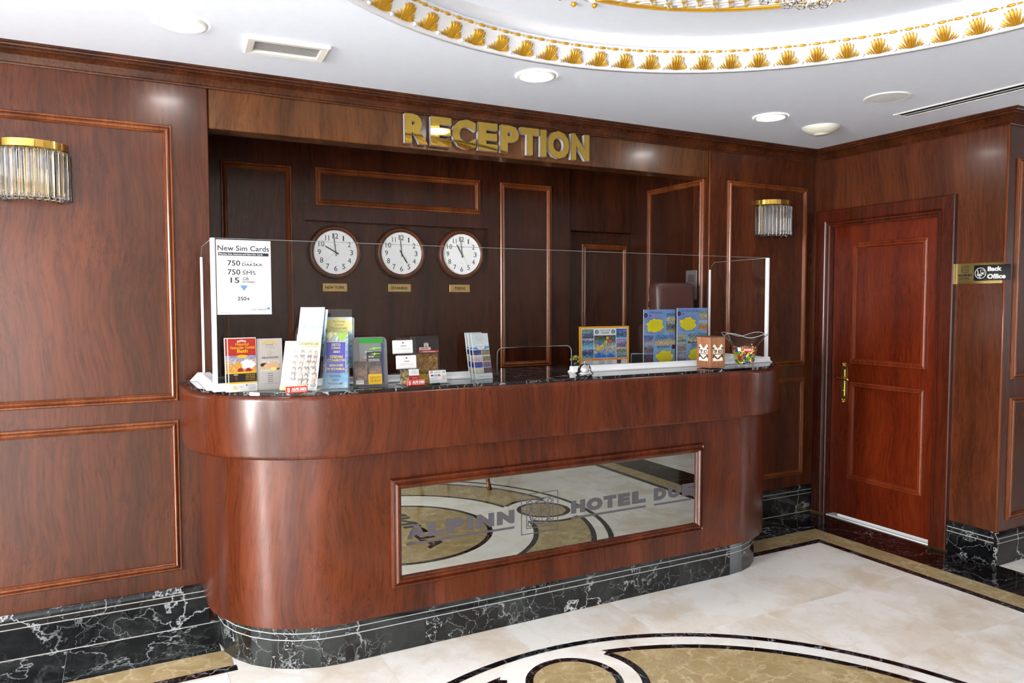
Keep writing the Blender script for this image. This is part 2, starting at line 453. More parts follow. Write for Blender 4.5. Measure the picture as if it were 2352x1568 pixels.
# ------------------------------------------------------------------ room shell
XR, YO, ZC, ZB, BT = 4.045, -1.3095, 2.581, 2.504, 0.189
XE = 8.0
def struct(mb, name, mats, **k): return tag(mb.build(name, mats, **k), kind='structure')
floor = struct(MB().box(XL-.1, XE+.1, YF_-.1, 1.0, -0.12, -0.012), 'floor', CREAM)
wl = MB()
ys = sorted([v for w in WIN_LEFT for v in w]); zs0, zs1 = 0.03, 2.4
prev = YF_
for a, b in sorted(WIN_LEFT):
    wl.box(XL-.1, XL, prev, a, 0, 2.75); prev = b
    wl.box(XL-.1, XL, a, b, 0, zs0); wl.box(XL-.1, XL, a, b, zs1, 2.75)
wl.box(XL-.1, XL, prev, 0.15, 0, 2.75)
wall_left = struct(wl, 'wall_left', ROOMP)
wf = MB(); prev = XL
for a, b in WIN_FRONT:
    wf.box(prev, a, YF_-.1, YF_, 0, 2.75); prev = b
    wf.box(a, b, YF_-.1, YF_, 0, zs0); wf.box(a, b, YF_-.1, YF_, zs1, 2.75)
wf.box(prev, XE, YF_-.1, YF_, 0, 2.75)
wall_front = struct(wf, 'wall_front', ROOMP)
we = MB(); prev = YF_
for a, b in WIN_EAST:
    we.box(XE, XE+.1, prev, a, 0, 2.75); prev = b
    we.box(XE, XE+.1, a, b, 0, zs0); we.box(XE, XE+.1, a, b, zs1, 2.75)
we.box(XE, XE+.1, prev, YO, 0, 2.75)
struct(we, 'wall_east', WALLW)
k = 1
for a, b in WIN_LEFT:
    m = MB(); 
    for y in (a+.025, (a+b)/2, b-.025): m.box(XL-.08, XL-.02, y-.025, y+.025, zs0, zs1)
    for z in (zs0+.025, zs1-.025): m.box(XL-.08, XL-.02, a, b, z-.025, z+.025)
    struct(m, 'window_%d' % k, WHITE); k += 1
for a, b in WIN_FRONT:
    m = MB()
    for x in (a+.025, (a+b)/2, b-.025): m.box(x-.025, x+.025, YF_-.08, YF_-.02, zs0, zs1)
    for z in (zs0+.025, zs1-.025): m.box(a, b, YF_-.08, YF_-.02, z-.025, z+.025)
    struct(m, 'window_%d' % k, WHITE); k += 1

for a, b in WIN_EAST:
    m = MB()
    for y in (a+.025, (a+b)/2, b-.025): m.box(XE+.02, XE+.08, y-.025, y+.025, zs0, zs1)
    for z in (zs0+.025, zs1-.025): m.box(XE+.02, XE+.08, a, b, z-.025, z+.025)
    struct(m, 'window_%d' % k, WHITE); k += 1

MOULD = [(0, 0), (0, .010), (.004, .014), (.009, .014), (.011, .010), (.013, .012), (.017, .018), (.022, .021), (.027, .018), (.030, .011), (.032, .012), (.034, .010), (.036, .004), (.036, 0)]
def mould(parent, a0, b0, a1, b1, mp, mat=None, prof=MOULD, name='panel_moulding'):
    return MB().frame(a0, b0, a1, b1, prof, mp).build(name, mat or TRIMW, parent)

# wall with the reception opening
wb = MB(); wb.box(XL, 0.0, 0, .16, 0, 2.62, ch=.004)
wall_back = struct(wb, 'wall_back', WALLW)
MB().box(3.05, XR+.02, 0, .16, 0, 2.62, ch=.004).build('wall_pier', WALLW, wall_back)
MB().box(0.003, 3.047, 0.006, .13, 2.325, 2.62, ch=.003).build('header_board', HEADW, wall_back)
mould(wall_back, -1.55, 1.0646, -0.155, 2.317, XZ(0)); mould(wall_back, -1.55, .273, -0.155, .9753, XZ(0))
mould(wall_back, -3.2, 1.0646, -1.75, 2.317, XZ(0)); mould(wall_back, -3.2, .273, -1.75, .9753, XZ(0))
mould(wall_back, 3.204, 1.0646, 3.958, 2.320, XZ(0)); mould(wall_back, 3.204, .273, 3.958, .9753, XZ(0))
# slim bead at the edge of the opening
MB().tube([(3.052, -.001, .2), (3.052, -.001, 2.5)], .004, 6).build('edge_bead', TRIMW, wall_back)

# nook behind the counter
NB = .74
nb = MB()
nb.box(-.2, .595, NB, NB+.2, 0, 2.6); nb.box(1.802, 2.437, NB, NB+.2, 0, 2.6)
nb.box(.595, 1.802, NB, NB+.2, 2.005, 2.6); nb.box(.595, 1.802, NB, NB+.2, 0, .6)
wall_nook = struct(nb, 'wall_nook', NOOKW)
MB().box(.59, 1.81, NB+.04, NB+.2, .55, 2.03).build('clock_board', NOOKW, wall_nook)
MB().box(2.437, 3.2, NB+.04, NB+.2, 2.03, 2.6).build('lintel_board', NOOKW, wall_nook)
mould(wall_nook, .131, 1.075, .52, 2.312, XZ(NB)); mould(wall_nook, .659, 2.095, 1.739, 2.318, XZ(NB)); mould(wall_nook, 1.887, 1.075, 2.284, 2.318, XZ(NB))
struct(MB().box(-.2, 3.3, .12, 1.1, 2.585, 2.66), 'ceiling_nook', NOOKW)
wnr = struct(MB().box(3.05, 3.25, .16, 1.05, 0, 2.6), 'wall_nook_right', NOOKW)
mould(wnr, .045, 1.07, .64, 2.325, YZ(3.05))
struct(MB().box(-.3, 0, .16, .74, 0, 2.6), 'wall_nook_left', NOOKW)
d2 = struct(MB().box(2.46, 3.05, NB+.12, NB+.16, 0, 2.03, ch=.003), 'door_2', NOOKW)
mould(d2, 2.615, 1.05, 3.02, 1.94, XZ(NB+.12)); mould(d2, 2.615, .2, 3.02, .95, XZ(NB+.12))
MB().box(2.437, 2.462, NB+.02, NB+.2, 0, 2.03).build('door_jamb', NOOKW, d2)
for z in (1.50, 1.44):
    MB().lathe([(0, -.02), (.008, -.02), (.008, .02), (0, .02)], 10, (3.04, .60, z)).build('hinge', BRASS, d2)

# wall with the office door
OD0, OD1, ODZ = -.93, -.15, 2.05
wr = MB(); wr.box(XR, XR+.12, YO, OD0, 0, 2.62); wr.box(XR, XR+.12, OD1, .0, 0, 2.62); wr.box(XR, XR+.12, OD0, OD1, ODZ, 2.62)
wall_right = struct(wr, 'wall_right', WALLW)
MB().tube([(XR-.002, YO-.002, BT), (XR-.002, YO-.002, 2.5)], .007, 8).build('edge_bead', TRIMW, wall_right)
door = struct(MB().box(XR+.02, XR+.065, -.925, -.155, .022, 2.045, ch=.003), 'door_1', DOORW)
DM = [(0, 0), (0, .009), (.004, .016), (.011, .018), (.015, .010), (.019, .012), (.023, .019), (.029, .019), (.034, .010), (.038, .003), (.038, -.006)]
mould(door, -.853, 1.09, -.305, 1.917, YZ(XR+.02), DOORT, DM); mould(door, -.853, .288, -.305, .968, YZ(XR+.02), DOORT, DM)
cas = MB()
CPROF = [(0, 0), (0, .026), (.006, .031), (.075, .031), (.082, .027), (.088, .018), (.100, .018), (.106, .012), (.118, .012), (.118, -.02)]
# casing as a three-sided moulded frame
vs = []
for t, h in CPROF:
    for a, b in ((-1.033, 0.0), (-1.033, 2.153), (-.037, 2.153), (-.037, 0.0)):
        aa = a+t if a < -.5 else a-t; bb = b if b < 1 else b-t
        vs.append((XR-h, aa, bb))
n_ = len(CPROF)
fs = [(i*4+q, i*4+q+1, (i+1)*4+q+1, (i+1)*4+q) for i in range(n_-1) for q in range(3)]
cas.add(vs, fs); cas.build('door_casing', CASEW, door)
MB().box(XR-.01, XR+.10, -.925, -.155, 0, .006).build('door_threshold', CREAM2, door)
# handle on a long plate
hp = MB()
pl = [(-.018, .85), (.018, .85), (.02, 1.06), (.014, 1.075), (.017, 1.085), (.008, 1.092), (0, 1.10), (-.008, 1.092), (-.017, 1.085), (-.014, 1.075), (-.02, 1.06)]
pl = [(a-.262, b) for a, b in [(-.020, .85), (-.014, .835), (-.017, .825), (-.008, .818), (0, .808), (.008, .818), (.017, .825), (.014, .835), (.020, .85)]+[(.02, 1.06), (.014, 1.075), (.017, 1.085), (.008, 1.092), (0, 1.10), (-.008, 1.092), (-.017, 1.085), (-.014, 1.075), (-.02, 1.06)]]
hp.prism(pl, 0, .006, YZ(XR+.02)); hp.box(XR+.008, XR+.02, -.272, -.252, .86, 1.05, ch=.003)
hobj = hp.build('handle_plate', OLDBRASS, door)
hb = MB()
for z in (.83, 1.08):
    for dy, dz in ((0, 0), (.011, .006), (-.011, .006), (.006, -.009), (-.006, -.009)): hb.sphere((XR+.012, -.262+dy, z+dz), .006, 8, 6)
hb.build('handle_ornament', BRASS, hobj)
hl = MB(); hl.tube([(XR+.02, -.262, .99), (XR-.03, -.262, .99)], .009, 10)
hl.tube([(XR-.03, -.222, .994), (XR-.032, -.24, .993), (XR-.032, -.262, .99), (XR-.034, -.30, .985), (XR-.036, -.322, .983)], [.006, .008, .009, .009, .011], 10)
hl.sphere((XR-.036, -.325, .983), .012, 12, 8, sy=1.3)
hl.build('handle_lever', BRASS, hobj)
lk = MB(); lk.lathe([(0, 0), (.006, 0), (.006, .008), (0, .008)], 10, (XR+.004, -.262, .90), axis='x'); lk.build('keyhole', BRASS, hobj)
for y in (-1.035, -.037):
    MB().box(XR-.032, XR-.0, y-.002 if y < -1 else y-.1, y+.1 if y < -1 else y+.002, 0, .012).build('casing_shoe', OLDBRASS, door)

# return wall at the far right
wall_far = struct(MB().box(XR+.12, XE, YO, YO+.12, 0, 2.62), 'wall_far', WALLW)
mould(wall_far, 4.135, 1.07, 5.3, 2.325, XZ(YO)); mould(wall_far, 4.135, .25, 5.3, .963, XZ(YO))
mould(wall_far, 5.5, 1.07, 6.8, 2.325, XZ(YO)); mould(wall_far, 5.5, .25, 6.8, .963, XZ(YO))

# crown moulding
CR = [(0, ZB), (.010, ZB), (.012, ZB+.006), (.018, ZB+.009), (.024, ZB+.018), (.036, ZB+.034), (.050, ZB+.045), (.060, ZB+.049), (.064, ZB+.050), (.064, ZB+.056), (.072, ZB+.060), (.078, ZB+.060), (.080, ZB+.066), (.089, ZB+.069), (.089, ZC+.002), (0, ZC+.002)]
struct(MB().sweep([(XL, 0), (XR, 0), (XR, YO), (XE, YO)], CR), 'trim_1', CROWNW)

# marble baseboards, one tile after another
BP = [(0, 0), (.020, 0), (.020, .128), (.0175, .130), (.020, .132), (.020, .155), (.0175, .157), (.020, .159), (.020, .170), (.014, .181), (.006, BT), (0, BT)]
GRV = (2, 3, 5, 6)
def base_tile(parent, p, q, name='skirting_tile', prof=BP):
    m = MB(); m.sweep([p, q], prof)
    for i in range(len(prof)-1):
        if i in GRV: m.m[i] = 1
    return m.build(name, [NERO, GROOVE], parent)
def baseboard(name, p, q, step):
    root = bpy.data.objects.new(name, None); COL.objects.link(root); tag(root, kind='structure')
    L = hypot(q[0]-p[0], q[1]-p[1]); n = max(1, round(L/step)); g = .0006/L
    for i in range(n):
        a = i/n+(g if i else 0); b = (i+1)/n-(g if i < n-1 else 0)
        base_tile(root, (p[0]+(q[0]-p[0])*a, p[1]+(q[1]-p[1])*a), (p[0]+(q[0]-p[0])*b, p[1]+(q[1]-p[1])*b))
    return root
baseboard('baseboard_left', (-3.9, 0), (-.045, 0), .55)
baseboard('baseboard_back', (3.05, 0), (XR, 0), .5)
baseboard('baseboard_right', (XR, -1.035), (XR, YO), .5)
baseboard('baseboard_far', (XR-.02, YO), (7.9, YO), .6)

# ------------------------------------------------------------------ floor inlays
TS = .6
tile_me = MB().box(-TS/2+.0006, TS/2-.0006, -TS/2+.0006, TS/2-.0006, -.012, 0).mesh('floor_tile', CREAM)
ix = 0
for i in range(-5, 13):
    for j in range(-12, 1):
        x = .3+i*TS-.03; y = -.3+j*TS+.02
        if x > XE or y < YF_: continue
        link('floor_tile', tile_me, floor, (x, y, 0))
def quad(name, pts, mat, z=.0006):
    n = len(pts); m = MB(); m.add([(a, b, z) for a, b in pts]+[(a, b, -.003) for a, b in pts], [tuple(range(n))]+[(i, (i+1) % n, n+(i+1) % n, n+i) for i in range(n)])
    return m.build(name, mat, floor)
B0, B1, B2, B3 = .031, .3525, .513, .563
def strip_x(x0, x1, ya, yb, mat, step, name, cut=0):
    n = max(1, round((x1-x0)/step)); g = .0005
    for i in range(n):
        a = x0+(x1-x0)*i/n; b = x0+(x1-x0)*(i+1)/n
        p = [(a+g, -yb), (b-g, -yb), (b-g, -ya), (a+g, -ya)]
        if cut and i == n-1: p = [(a+g, -yb), (XR-yb, -yb), (XR-ya, -ya), (a+g, -ya)]
        quad(name, p, mat)
def strip_y(y0, y1, xa, xb, mat, step, name, cut=0):
    n = max(1, round((y0-y1)/step)); g = .0005
    for i in range(n):
        a = y0-(y0-y1)*i/n; b = y0-(y0-y1)*(i+1)/n
        p = [(XR-xb, b+g), (XR-xa, b+g), (XR-xa, a-g), (XR-xb, a-g)]
        if cut and i == 0: p = [(XR-xb, b+g), (XR-xa, b+g), (XR-xa, -xa), (XR-xb, -xb)]
        quad(name, p, mat)
for (xa, xb, mat, nm, st) in ((B0, B1, NERO, 'dark_border_slab', .6), (B1, B2, BEIGE, 'beige_border_slab', .6), (B2, B3, NEROT, 'black_inlay_strip', .6)):
    strip_x(-3.6, {'d': -.03, 'b': .003}[nm[0]] if nm[1] != 'l' else .012, xa, xb, mat, st, nm)
    strip_x(2.62, XR-xa, xa, xb, mat, st, nm, 1)
    strip_y(-xa, -7.0, xa if xa > .1 else .0, xb, ROSSO if nm[0] == 'd' else mat, st, nm, 1)
# round medallion
MX, MY = 1.19, -2.42
def arcpts(r, a0, a1, n): return [(MX+r*cos(a0+(a1-a0)*i/n), MY+r*sin(a0+(a1-a0)*i/n)) for i in range(n+1)]
def ring(name, r0, r1, mat, z, parts, gap=0.0, n=96):
    k = n//parts
    for p in range(parts):
        a0 = 2*pi*p/parts+gap; a1 = 2*pi*(p+1)/parts-gap
        o = arcpts(r1, a0, a1, k); i = arcpts(r0, a0, a1, k)
        m = MB(); m.add([(x, y, z) for x, y in i]+[(x, y, z) for x, y in o], [(q, q+1, k+1+q+1, k+1+q) for q in range(k)])
        m.build(name, mat, floor, recalc=False)
Z1, Z2, Z3 = .0006, .0010, .0014
ring('medallion_white_ring', 1.32, 1.395, CREAM2, Z1, 8, .0004)
ring('medallion_black_ring', 1.395, 1.43, NEROT, Z3, 12, .0003)
ring('medallion_black_ring', 1.285, 1.32, NEROT, Z1, 12, .0003)
ring('medallion_beige_sector', .945, 1.285, BEIGE, Z1, 4, .0004)
ring('medallion_black_ring', .91, .945, NEROT, Z1, 12, .0003)
ring('medallion_white_ring', .64, .91, CREAM2, Z1, 4, .0004)
ring('medallion_black_ring', .605, .64, NEROT, Z1, 8, .0003)
def disc(name, cx, cy, r0, r1, mat, z, n=48, test=None):
    m = MB()
    vs = []; fs = []
    for i in range(n):
        a = 2*pi*i/n
        for r in (r0, r1):
            x, y = cx+r*cos(a), cy+r*sin(a)
            if test is None:
                R = hypot(x-MX, y-MY)
                if R > 1.395: x, y = MX+(x-MX)*1.395/R, MY+(y-MY)*1.395/R
            vs.append((x, y, z))
    for i in range(n):
        j = (i+1) % n
        if test:
            a = 2*pi*(i+.5)/n; R = hypot(cx+r1*cos(a)-MX, cy+r1*sin(a)-MY)
            if not (test[0] < R < test[1]): continue
        fs.append((2*i, 2*j, 2*j+1, 2*i+1))
    m.add(vs, fs); return m.build(name, mat, floor, recalc=False)
disc('medallion_centre', MX, MY, 0, .605, BEIGE, Z1)
for k_ in range(4):
    a = k_*pi/2; cx, cy = MX+1.125*cos(a), MY+1.125*sin(a)
    disc('roundel_white_disc', cx, cy, .19, .30, CREAM2, Z2)
    disc('roundel_black_ring', cx, cy, .27, .303, NEROT, Z3, 96, (.93, 1.30))
    disc('roundel_black_ring', cx, cy, .165, .197, NEROT, Z3)
    disc('roundel_centre', cx, cy, 0, .165, BEIGE, Z3)
tm = MB(); solid_text(tm, 'ALPINN', 2.0, 1.265, 2.92, 1.385, None, Z3, lambda a, b, h: (b, -a, h), .035)
tm.build('floor_lettering', NEROT, floor, recalc=False)

# ------------------------------------------------------------------ ceiling with the round recess
RCX, RCY = 1.25, -2.36
cm = MB(); N_ = 96; RH = 1.53
hole = [(RCX+RH*cos(2*pi*i/N_), RCY+RH*sin(2*pi*i/N_)) for i in range(N_)]
bx0, bx1, by0, by1 = XL-.1, XE+.1, YF_-.1, .05
def ray_out(x, y):
    dx, dy = x-RCX, y-RCY; t = 1e9
    if dx > 1e-9: t = min(t, (bx1-RCX)/dx)
    if dx < -1e-9: t = min(t, (bx0-RCX)/dx)
    if dy > 1e-9: t = min(t, (by1-RCY)/dy)
    if dy < -1e-9: t = min(t, (by0-RCY)/dy)
    return (RCX+dx*t, RCY+dy*t)
outer = [ray_out(*p) for p in hole]
cm.add([(x, y, ZC) for x, y in hole]+[(x, y, ZC) for x, y in outer], [(i, (i+1) % N_, N_+(i+1) % N_, N_+i) for i in range(N_)])
for c in ((bx0, by0), (bx1, by0), (bx1, by1), (bx0, by1)):
    ang = atan2(c[1]-RCY, c[0]-RCX) % (2*pi); i = int(ang/(2*pi)*N_); j = (i+1) % N_
    cm.add([(outer[i][0], outer[i][1], ZC), (c[0], c[1], ZC), (outer[j][0], outer[j][1], ZC)], [(0, 1, 2)])
ceiling = struct(cm, 'ceiling', CEILP)
# slab above so that no light leaks in
MB().box(XL-.1, XE+.1, YF_-.1, .2, 2.78, 2.85).build('ceiling_slab', CEILP, ceiling)
PR = [(1.535, ZC+.01), (1.535, ZC-.006), (1.510, ZC-.008), (1.504, ZC-.004), (1.502, ZC+.004), (1.488, ZC+.012), (1.466, ZC+.030), (1.453, ZC+.048), (1.451, ZC+.051), (1.446, ZC+.052), (1.441, ZC+.058), (1.440, ZC+.068), (1.436, ZC+.072), (1.436, ZC+.078), (1.450, ZC+.080), (1.452, ZC+.098), (1.446, ZC+.112), (1.434, ZC+.122), (1.418, ZC+.126)]
trim2 = struct(MB().lathe(PR, 128, (RCX, RCY, 0)), 'trim_2', PLASTER, recalc=False)
ZU = ZC+.126
struct(MB().lathe([(1.42, ZU), (0, ZU)], 96, (RCX, RCY, 0), sm=False), 'ceiling_recess', CEILP, recalc=False)
# gilt acanthus leaves: one mesh, many copies
lm = MB()
def lobe(mb, b, t, w, h, n=5):
    bx, by = b; tx, ty = t; d = hypot(tx-bx, ty-by); ux, uy = (tx-bx)/d, (ty-by)/d; px, py = -uy, ux
    prof = [.55, .85, 1.0, .95, .30]; vs = []
    for i in range(n):
        s = i/(n-1); q = prof[i]*w/2; cx, cy = bx+ux*d*s, by+uy*d*s; hh = h*(.55+.45*s)*(1 if i < n-1 else .45)
        vs += [(cx-px*q, cy-py*q, .0), (cx, cy, hh), (cx+px*q, cy+py*q, .0)]
    fs = []
    for i in range(n-1):
        fs += [(i*3, i*3+1, i*3+4, i*3+3), (i*3+1, i*3+2, i*3+5, i*3+4)]
    e = (n-1)*3; fs.append((e, e+1, e+2))
    mb.add(vs, fs, 0, True)
for b, t, w, h in (((0, 0), (0, .070), .015, .024), ((-.006, 0), (-.013, .068), .013, .022), ((.006, 0), (.013, .068), .013, .022), ((-.010, 0), (-.027, .062), .012, .020), ((.010, 0), (.027, .062), .012, .020),
                   ((-.017, 0), (-.038, .036), .013, .017), ((.017, 0), (.038, .036), .013, .017), ((-.026, 0), (-.047, .026), .011, .013), ((.026, 0), (.047, .026), .011, .013), ((-.036, 0), (-.052, .016), .009, .011), ((.036, 0), (.052, .016), .009, .011)):
    lobe(lm, b, t, w, h)
leaf_me = lm.mesh('acanthus_leaf', GOLD, recalc=False)
NL = 76
sl = Vector((-.052, 0, .050)).normalized()
for i in range(NL):
    a = 2*pi*(i+.5)/NL
    rad = Vector((cos(a), sin(a), 0)); tan = Vector((-sin(a), cos(a), 0))
    upv = rad*sl.x+Vector((0, 0, sl.z)); nrm = upv.cross(tan).normalized()
    if nrm.dot(-rad) < 0: nrm = -nrm
    tan = upv.cross(nrm)
    p = Vector((RCX, RCY, 0))+rad*1.4985+Vector((0, 0, ZC+.003))-nrm*.003
    o = link('acanthus_leaf', leaf_me, trim2)
    o.matrix_local = Matrix(((tan.x, upv.x, nrm.x, p.x), (tan.y, upv.y, nrm.y, p.y), (tan.z, upv.z, nrm.z, p.z), (0, 0, 0, 1)))
# gilt bead-and-reel row and the balls between the leaves
bd = MB()
for i in range(NL*2):
    a = 2*pi*i/(NL*2); da = .021/1.44/2*1.6
    pts = [(RCX+1.438*cos(a+q*da), RCY+1.438*sin(a+q*da), ZC+.062) for q in (-1, -.6, 0, .6, 1)]
    bd.tube(pts, [.001, .0055, .006, .0055, .001], 6, caps=False)
    for off in ((.5,) if i % 2 else (.42, .58)):
        aa = 2*pi*(i+off)/(NL*2); bd.sphere((RCX+1.438*cos(aa), RCY+1.438*sin(aa), ZC+.062), .0045, 6, 4)
tag(bd.build('bead_row', GOLD, trim2, recalc=False), kind='stuff')
bb = MB()
for i in range(NL):
    a = 2*pi*i/NL; bb.sphere((RCX+1.494*cos(a), RCY+1.494*sin(a), ZC+.004), .0075, 8, 6)
tag(bb.build('leaf_ball', PLASTER, trim2, recalc=False), kind='stuff')
# ceiling rose: four gilt-framed lattice fans round the chandelier
rose = thing('ceiling_rose', 'white and gold plaster ceiling rose with beaded lattice fans in the round recess', 'ceiling rose', (RCX, RCY, ZU))
LATT = plain('lattice_white', (244, 244, 246), 0.45)
gball = MB().sphere((0, 0, 0), .011, 10, 8).mesh('gilt_ball', GOLD)
for s_ in range(4):
    ax = pi/4+s_*pi/2
    def edge(sg, n=14):
        out = []
        for i in range(n+1):
            t = i/n; r = 1.085-.62*t
            ph = .74*(1-t)**0.9*.62+.28+ .0*t
            out.append((r, sg*min(.745, ph+.0)))
        return out
    el = [(1.085, .745)]+[(1.085-.64*t/12, .745-.36*(t/12)**.75) for t in range(1, 13)]
    arc = [(1.085, .745-1.49*i/40) for i in range(41)]
    er = [(r, -p) for r, p in el]
    P3 = lambda r, p, z: (r*cos(ax+p), r*sin(ax+p), z)
    # lattice bed
    bed = MB(); n = len(el)
    vs = []; K = 24
    for r, p in el:
        for q in range(K+1): vs.append(P3(r, p-2*p*q/K, -.012))
    bed.add(vs, [(i*(K+1)+q, i*(K+1)+q+1, (i+1)*(K+1)+q+1, (i+1)*(K+1)+q) for i in range(n-1) for q in range(K)])
    bed.build('lattice_bed', LATT, rose, recalc=False)
    RIM = [(-.010, 0), (-.010, -.016), (-.005, -.021), (.002, -.022), (.006, -.018), (.010, -.017), (.013, -.010), (.013, 0)]
    def rimob(line, nm):
        m = MB(); vs = []
        for i, (r, p) in enumerate(line):
            a = Vector(P3(*line[max(i-1, 0)], 0)); b = Vector(P3(*line[min(i+1, len(line)-1)], 0)); d = (b-a).normalized(); nn = Vector((d.y, -d.x, 0))
            c = Vector(P3(r, p, 0))
            for o, z in RIM: vs.append(c+nn*o+Vector((0, 0, z)))
        q = len(RIM); m.add(vs, [(i*q+t, (i+1)*q+t, (i+1)*q+t+1, i*q+t+1) for i in range(len(line)-1) for t in range(q-1)], 0, False)
        m.build(nm, GOLD, rose, recalc=False)
    rimob(arc, 'gilt_rim'); rimob(el, 'gilt_side_rim'); rimob(er, 'gilt_side_rim')
    # strings of clear rods with little gilt flowers
    st = MB(); fl = MB(); pl_ = MB()
    def inside(u, v):
        r = hypot(u, v); p = abs(atan2(v, u))
        if r > 1.06 or r < .47: return False
        t = (1.085-r)/.64; lim = .745-.36*max(t, 0)**.75
        return p < lim-.02
    ca, sa = cos(ax), sin(ax)
    v = -.75
    while v < .76:
        u = .40
        while u < 1.08:
            if inside(u, v):
                c = (u*ca-v*sa, u*sa+v*ca, -.026)
                for e in range(4):
                    ee = e*pi/2+ax; fl.sphere((c[0]+.0075*cos(ee), c[1]+.0075*sin(ee), c[2]), .0050, 6, 4, sz=.6)
                if inside(u+.055, v):
                    for o in (-.007, .007):
                        uu, vv = u+.0275, v+o
                        st.tube([(uu*ca-vv*sa-.02*ca, uu*sa+vv*ca-.02*sa, -.022), (uu*ca-vv*sa+.02*ca, uu*sa+vv*ca+.02*sa, -.022)], .004, 5, caps=False)
            u += .055
        v += .058
    u = .44
    while u < 1.07:
        vv = [q/100 for q in range(-76, 77) if inside(u, q/100)]
        if vv:
            a, b = vv[0], vv[-1]; pl_.tube([(u*ca-a*sa, u*sa+a*ca, -.012), (u*ca-b*sa, u*sa+b*ca, -.012)], .008, 6, caps=False)
        u += .0275
    tag(fl.build('gilt_flowers', GOLD, rose, recalc=False), kind='stuff')
    tag(st.build('bead_strings', PLASTIC, rose, recalc=False), kind='stuff')
    tag(pl_.build('pleats', LATT, rose, recalc=False), kind='stuff')
    # ornament between two fans
    ab = ax+pi/4
    for r, q in ((1.18, 0), (1.155, .07), (1.155, -.07), (1.085, .10), (1.085, -.10), (.98, .13), (.98, -.13)): link('gilt_ball', gball, rose, (r*cos(ab+q), r*sin(ab+q), -.006))
    sg_ = MB()
    for e in (-1, 1):
        sg_.tube([(r*cos(ab+e*p), r*sin(ab+e*p), -.004) for r, p in ((1.12, 0), (1.125, .04), (1.10, .075), (1.05, .085), (1.0, .07), (.97, .03))], [.004, .009, .011, .012, .011, .005], 8)
    sg_.build('plaster_scroll', PLASTER, rose, recalc=False)
# chandelier hanging from the rose
ch = thing('chandelier', 'crystal ball chandelier hanging under the middle of the round ceiling recess', 'chandelier', (RCX, RCY, ZU))
MB().lathe([(0, 0), (.13, 0), (.13, -.012), (.10, -.02), (.03, -.035), (.015, -.05), (.012, -.30), (0, -.30)], 32).build('canopy', BRASS, ch)
for i, (r, z) in enumerate(((.42, -.10), (.33, -.15), (.24, -.21), (.16, -.29))):
    rg = MB(); rg.tube([(r*cos(2*pi*q/48), r*sin(2*pi*q/48), z) for q in range(49)], .006, 6, caps=False)
    for q in range(3): rg.tube([(.012*cos(q*2.1), .012*sin(q*2.1), z+.04), (r*cos(q*2.1), r*sin(q*2.1), z)], .004, 6)
    rg.build('hoop', BRASS, ch, recalc=False)
bm_ = MB(); bm_.sphere((0, 0, 0), .021, 10, 6, sm=False); bm_.tube([(0, 0, .02), (0, 0, .034)], .0015, 5); bme = bm_.mesh('crystal_ball', CRYSTAL)
for r, z, n, o in ((.42, -.155, 30, 0), (.33, -.205, 24, .1), (.24, -.265, 18, .05), (.16, -.345, 12, .12), (.10, -.372, 8, 0), (.05, -.392, 5, .3)):
    for q in range(n): link('crystal_ball', bme, ch, (r*cos(o+2*pi*q/n), r*sin(o+2*pi*q/n), z))
link('crystal_ball', bme, ch, (0, 0, -.405))

# recessed lamps
dl_me1 = MB().lathe([(.074, -.0035), (.078, -.007), (.084, -.008), (.093, -.005), (.095, .001)], 40).mesh('lamp_ring', PLASTIC, False)
dl_me2 = MB().lathe([(0, -.0035), (.0745, -.0035)], 40, sm=False).mesh('lamp_lens', LAMPM, False)
for x, y, lb in ((-.144, -.598, 'round white recessed ceiling lamp left of the air vent'), (1.379, -.652, 'round white recessed ceiling lamp above the gold sign letters'), (2.963, -.593, 'round white recessed ceiling lamp beside the domed detector')):
    t = thing('recessed_lamp', lb, 'ceiling lamp', (x, y, ZC-.002), group='recessed ceiling lamps')
    link('lamp_ring', dl_me1, t); link('lamp_lens', dl_me2, t)
# air vent
av = thing('air_vent', 'white rectangular ceiling air vent with narrow slats', 'air vent', (.264, -.499, ZC-.001), (0, 0, -.06))
MB().frame(-.165, -.100, .165, .100, [(0, 0), (0, .010), (.006, .014), (.030, .012), (.034, .011), (.034, 0)], lambda a, b, h: (a, b, -h)).build('vent_frame', PLASTIC, av)
MB().box(-.135, .135, -.07, .07, -.002, -.0005).build('vent_backing', DARKG, av)
slat = MB().box(-.132, .132, -.0030, .0030, -.0006, .0006).mesh('slat', plain('slat_grey', (186, 186, 182), .5))
for i in range(8):
    o = link('slat', slat, av, (0, -.053+i*.0152, -.0035)); o.rotation_euler = (0, 0, 0)
# detector, loudspeaker, slot diffuser
sd = thing('smoke_detector', 'domed off-white smoke detector on the ceiling near the corner', 'detector', (3.44, -.545, ZC))
MB().lathe([(.105, 0), (.105, -.008), (.098, -.018), (.07, -.034), (.045, -.040), (.040, -.041), (.038, -.046), (0, -.047)], 40).build('dome', plain('detector_cream', (226, 226, 210), .4), sd)
MB().lathe([(.108, .0), (.112, -.003), (.106, -.008), (.104, -.008)], 40).build('mounting_ring', PLASTIC, sd)
sp = thing('ceiling_speaker', 'flat round white loudspeaker grille flush with the ceiling', 'loudspeaker', (3.195, -1.165, ZC))
MB().lathe([(.114, 0), (.114, -.003), (.106, -.006), (.098, -.005), (.094, -.004)], 40).build('rim', PLASTIC, sp)
MB().lathe([(.095, -.0045), (.05, -.006), (0, -.0065)], 40).build('grille', plain('speaker_grille', (226, 228, 232), .6), sp)
sv = thing('slot_diffuser', 'long narrow slotted air outlet in the ceiling parallel to the door wall', 'air outlet', (3.60, -.95, ZC-.001))
L_ = 3.0
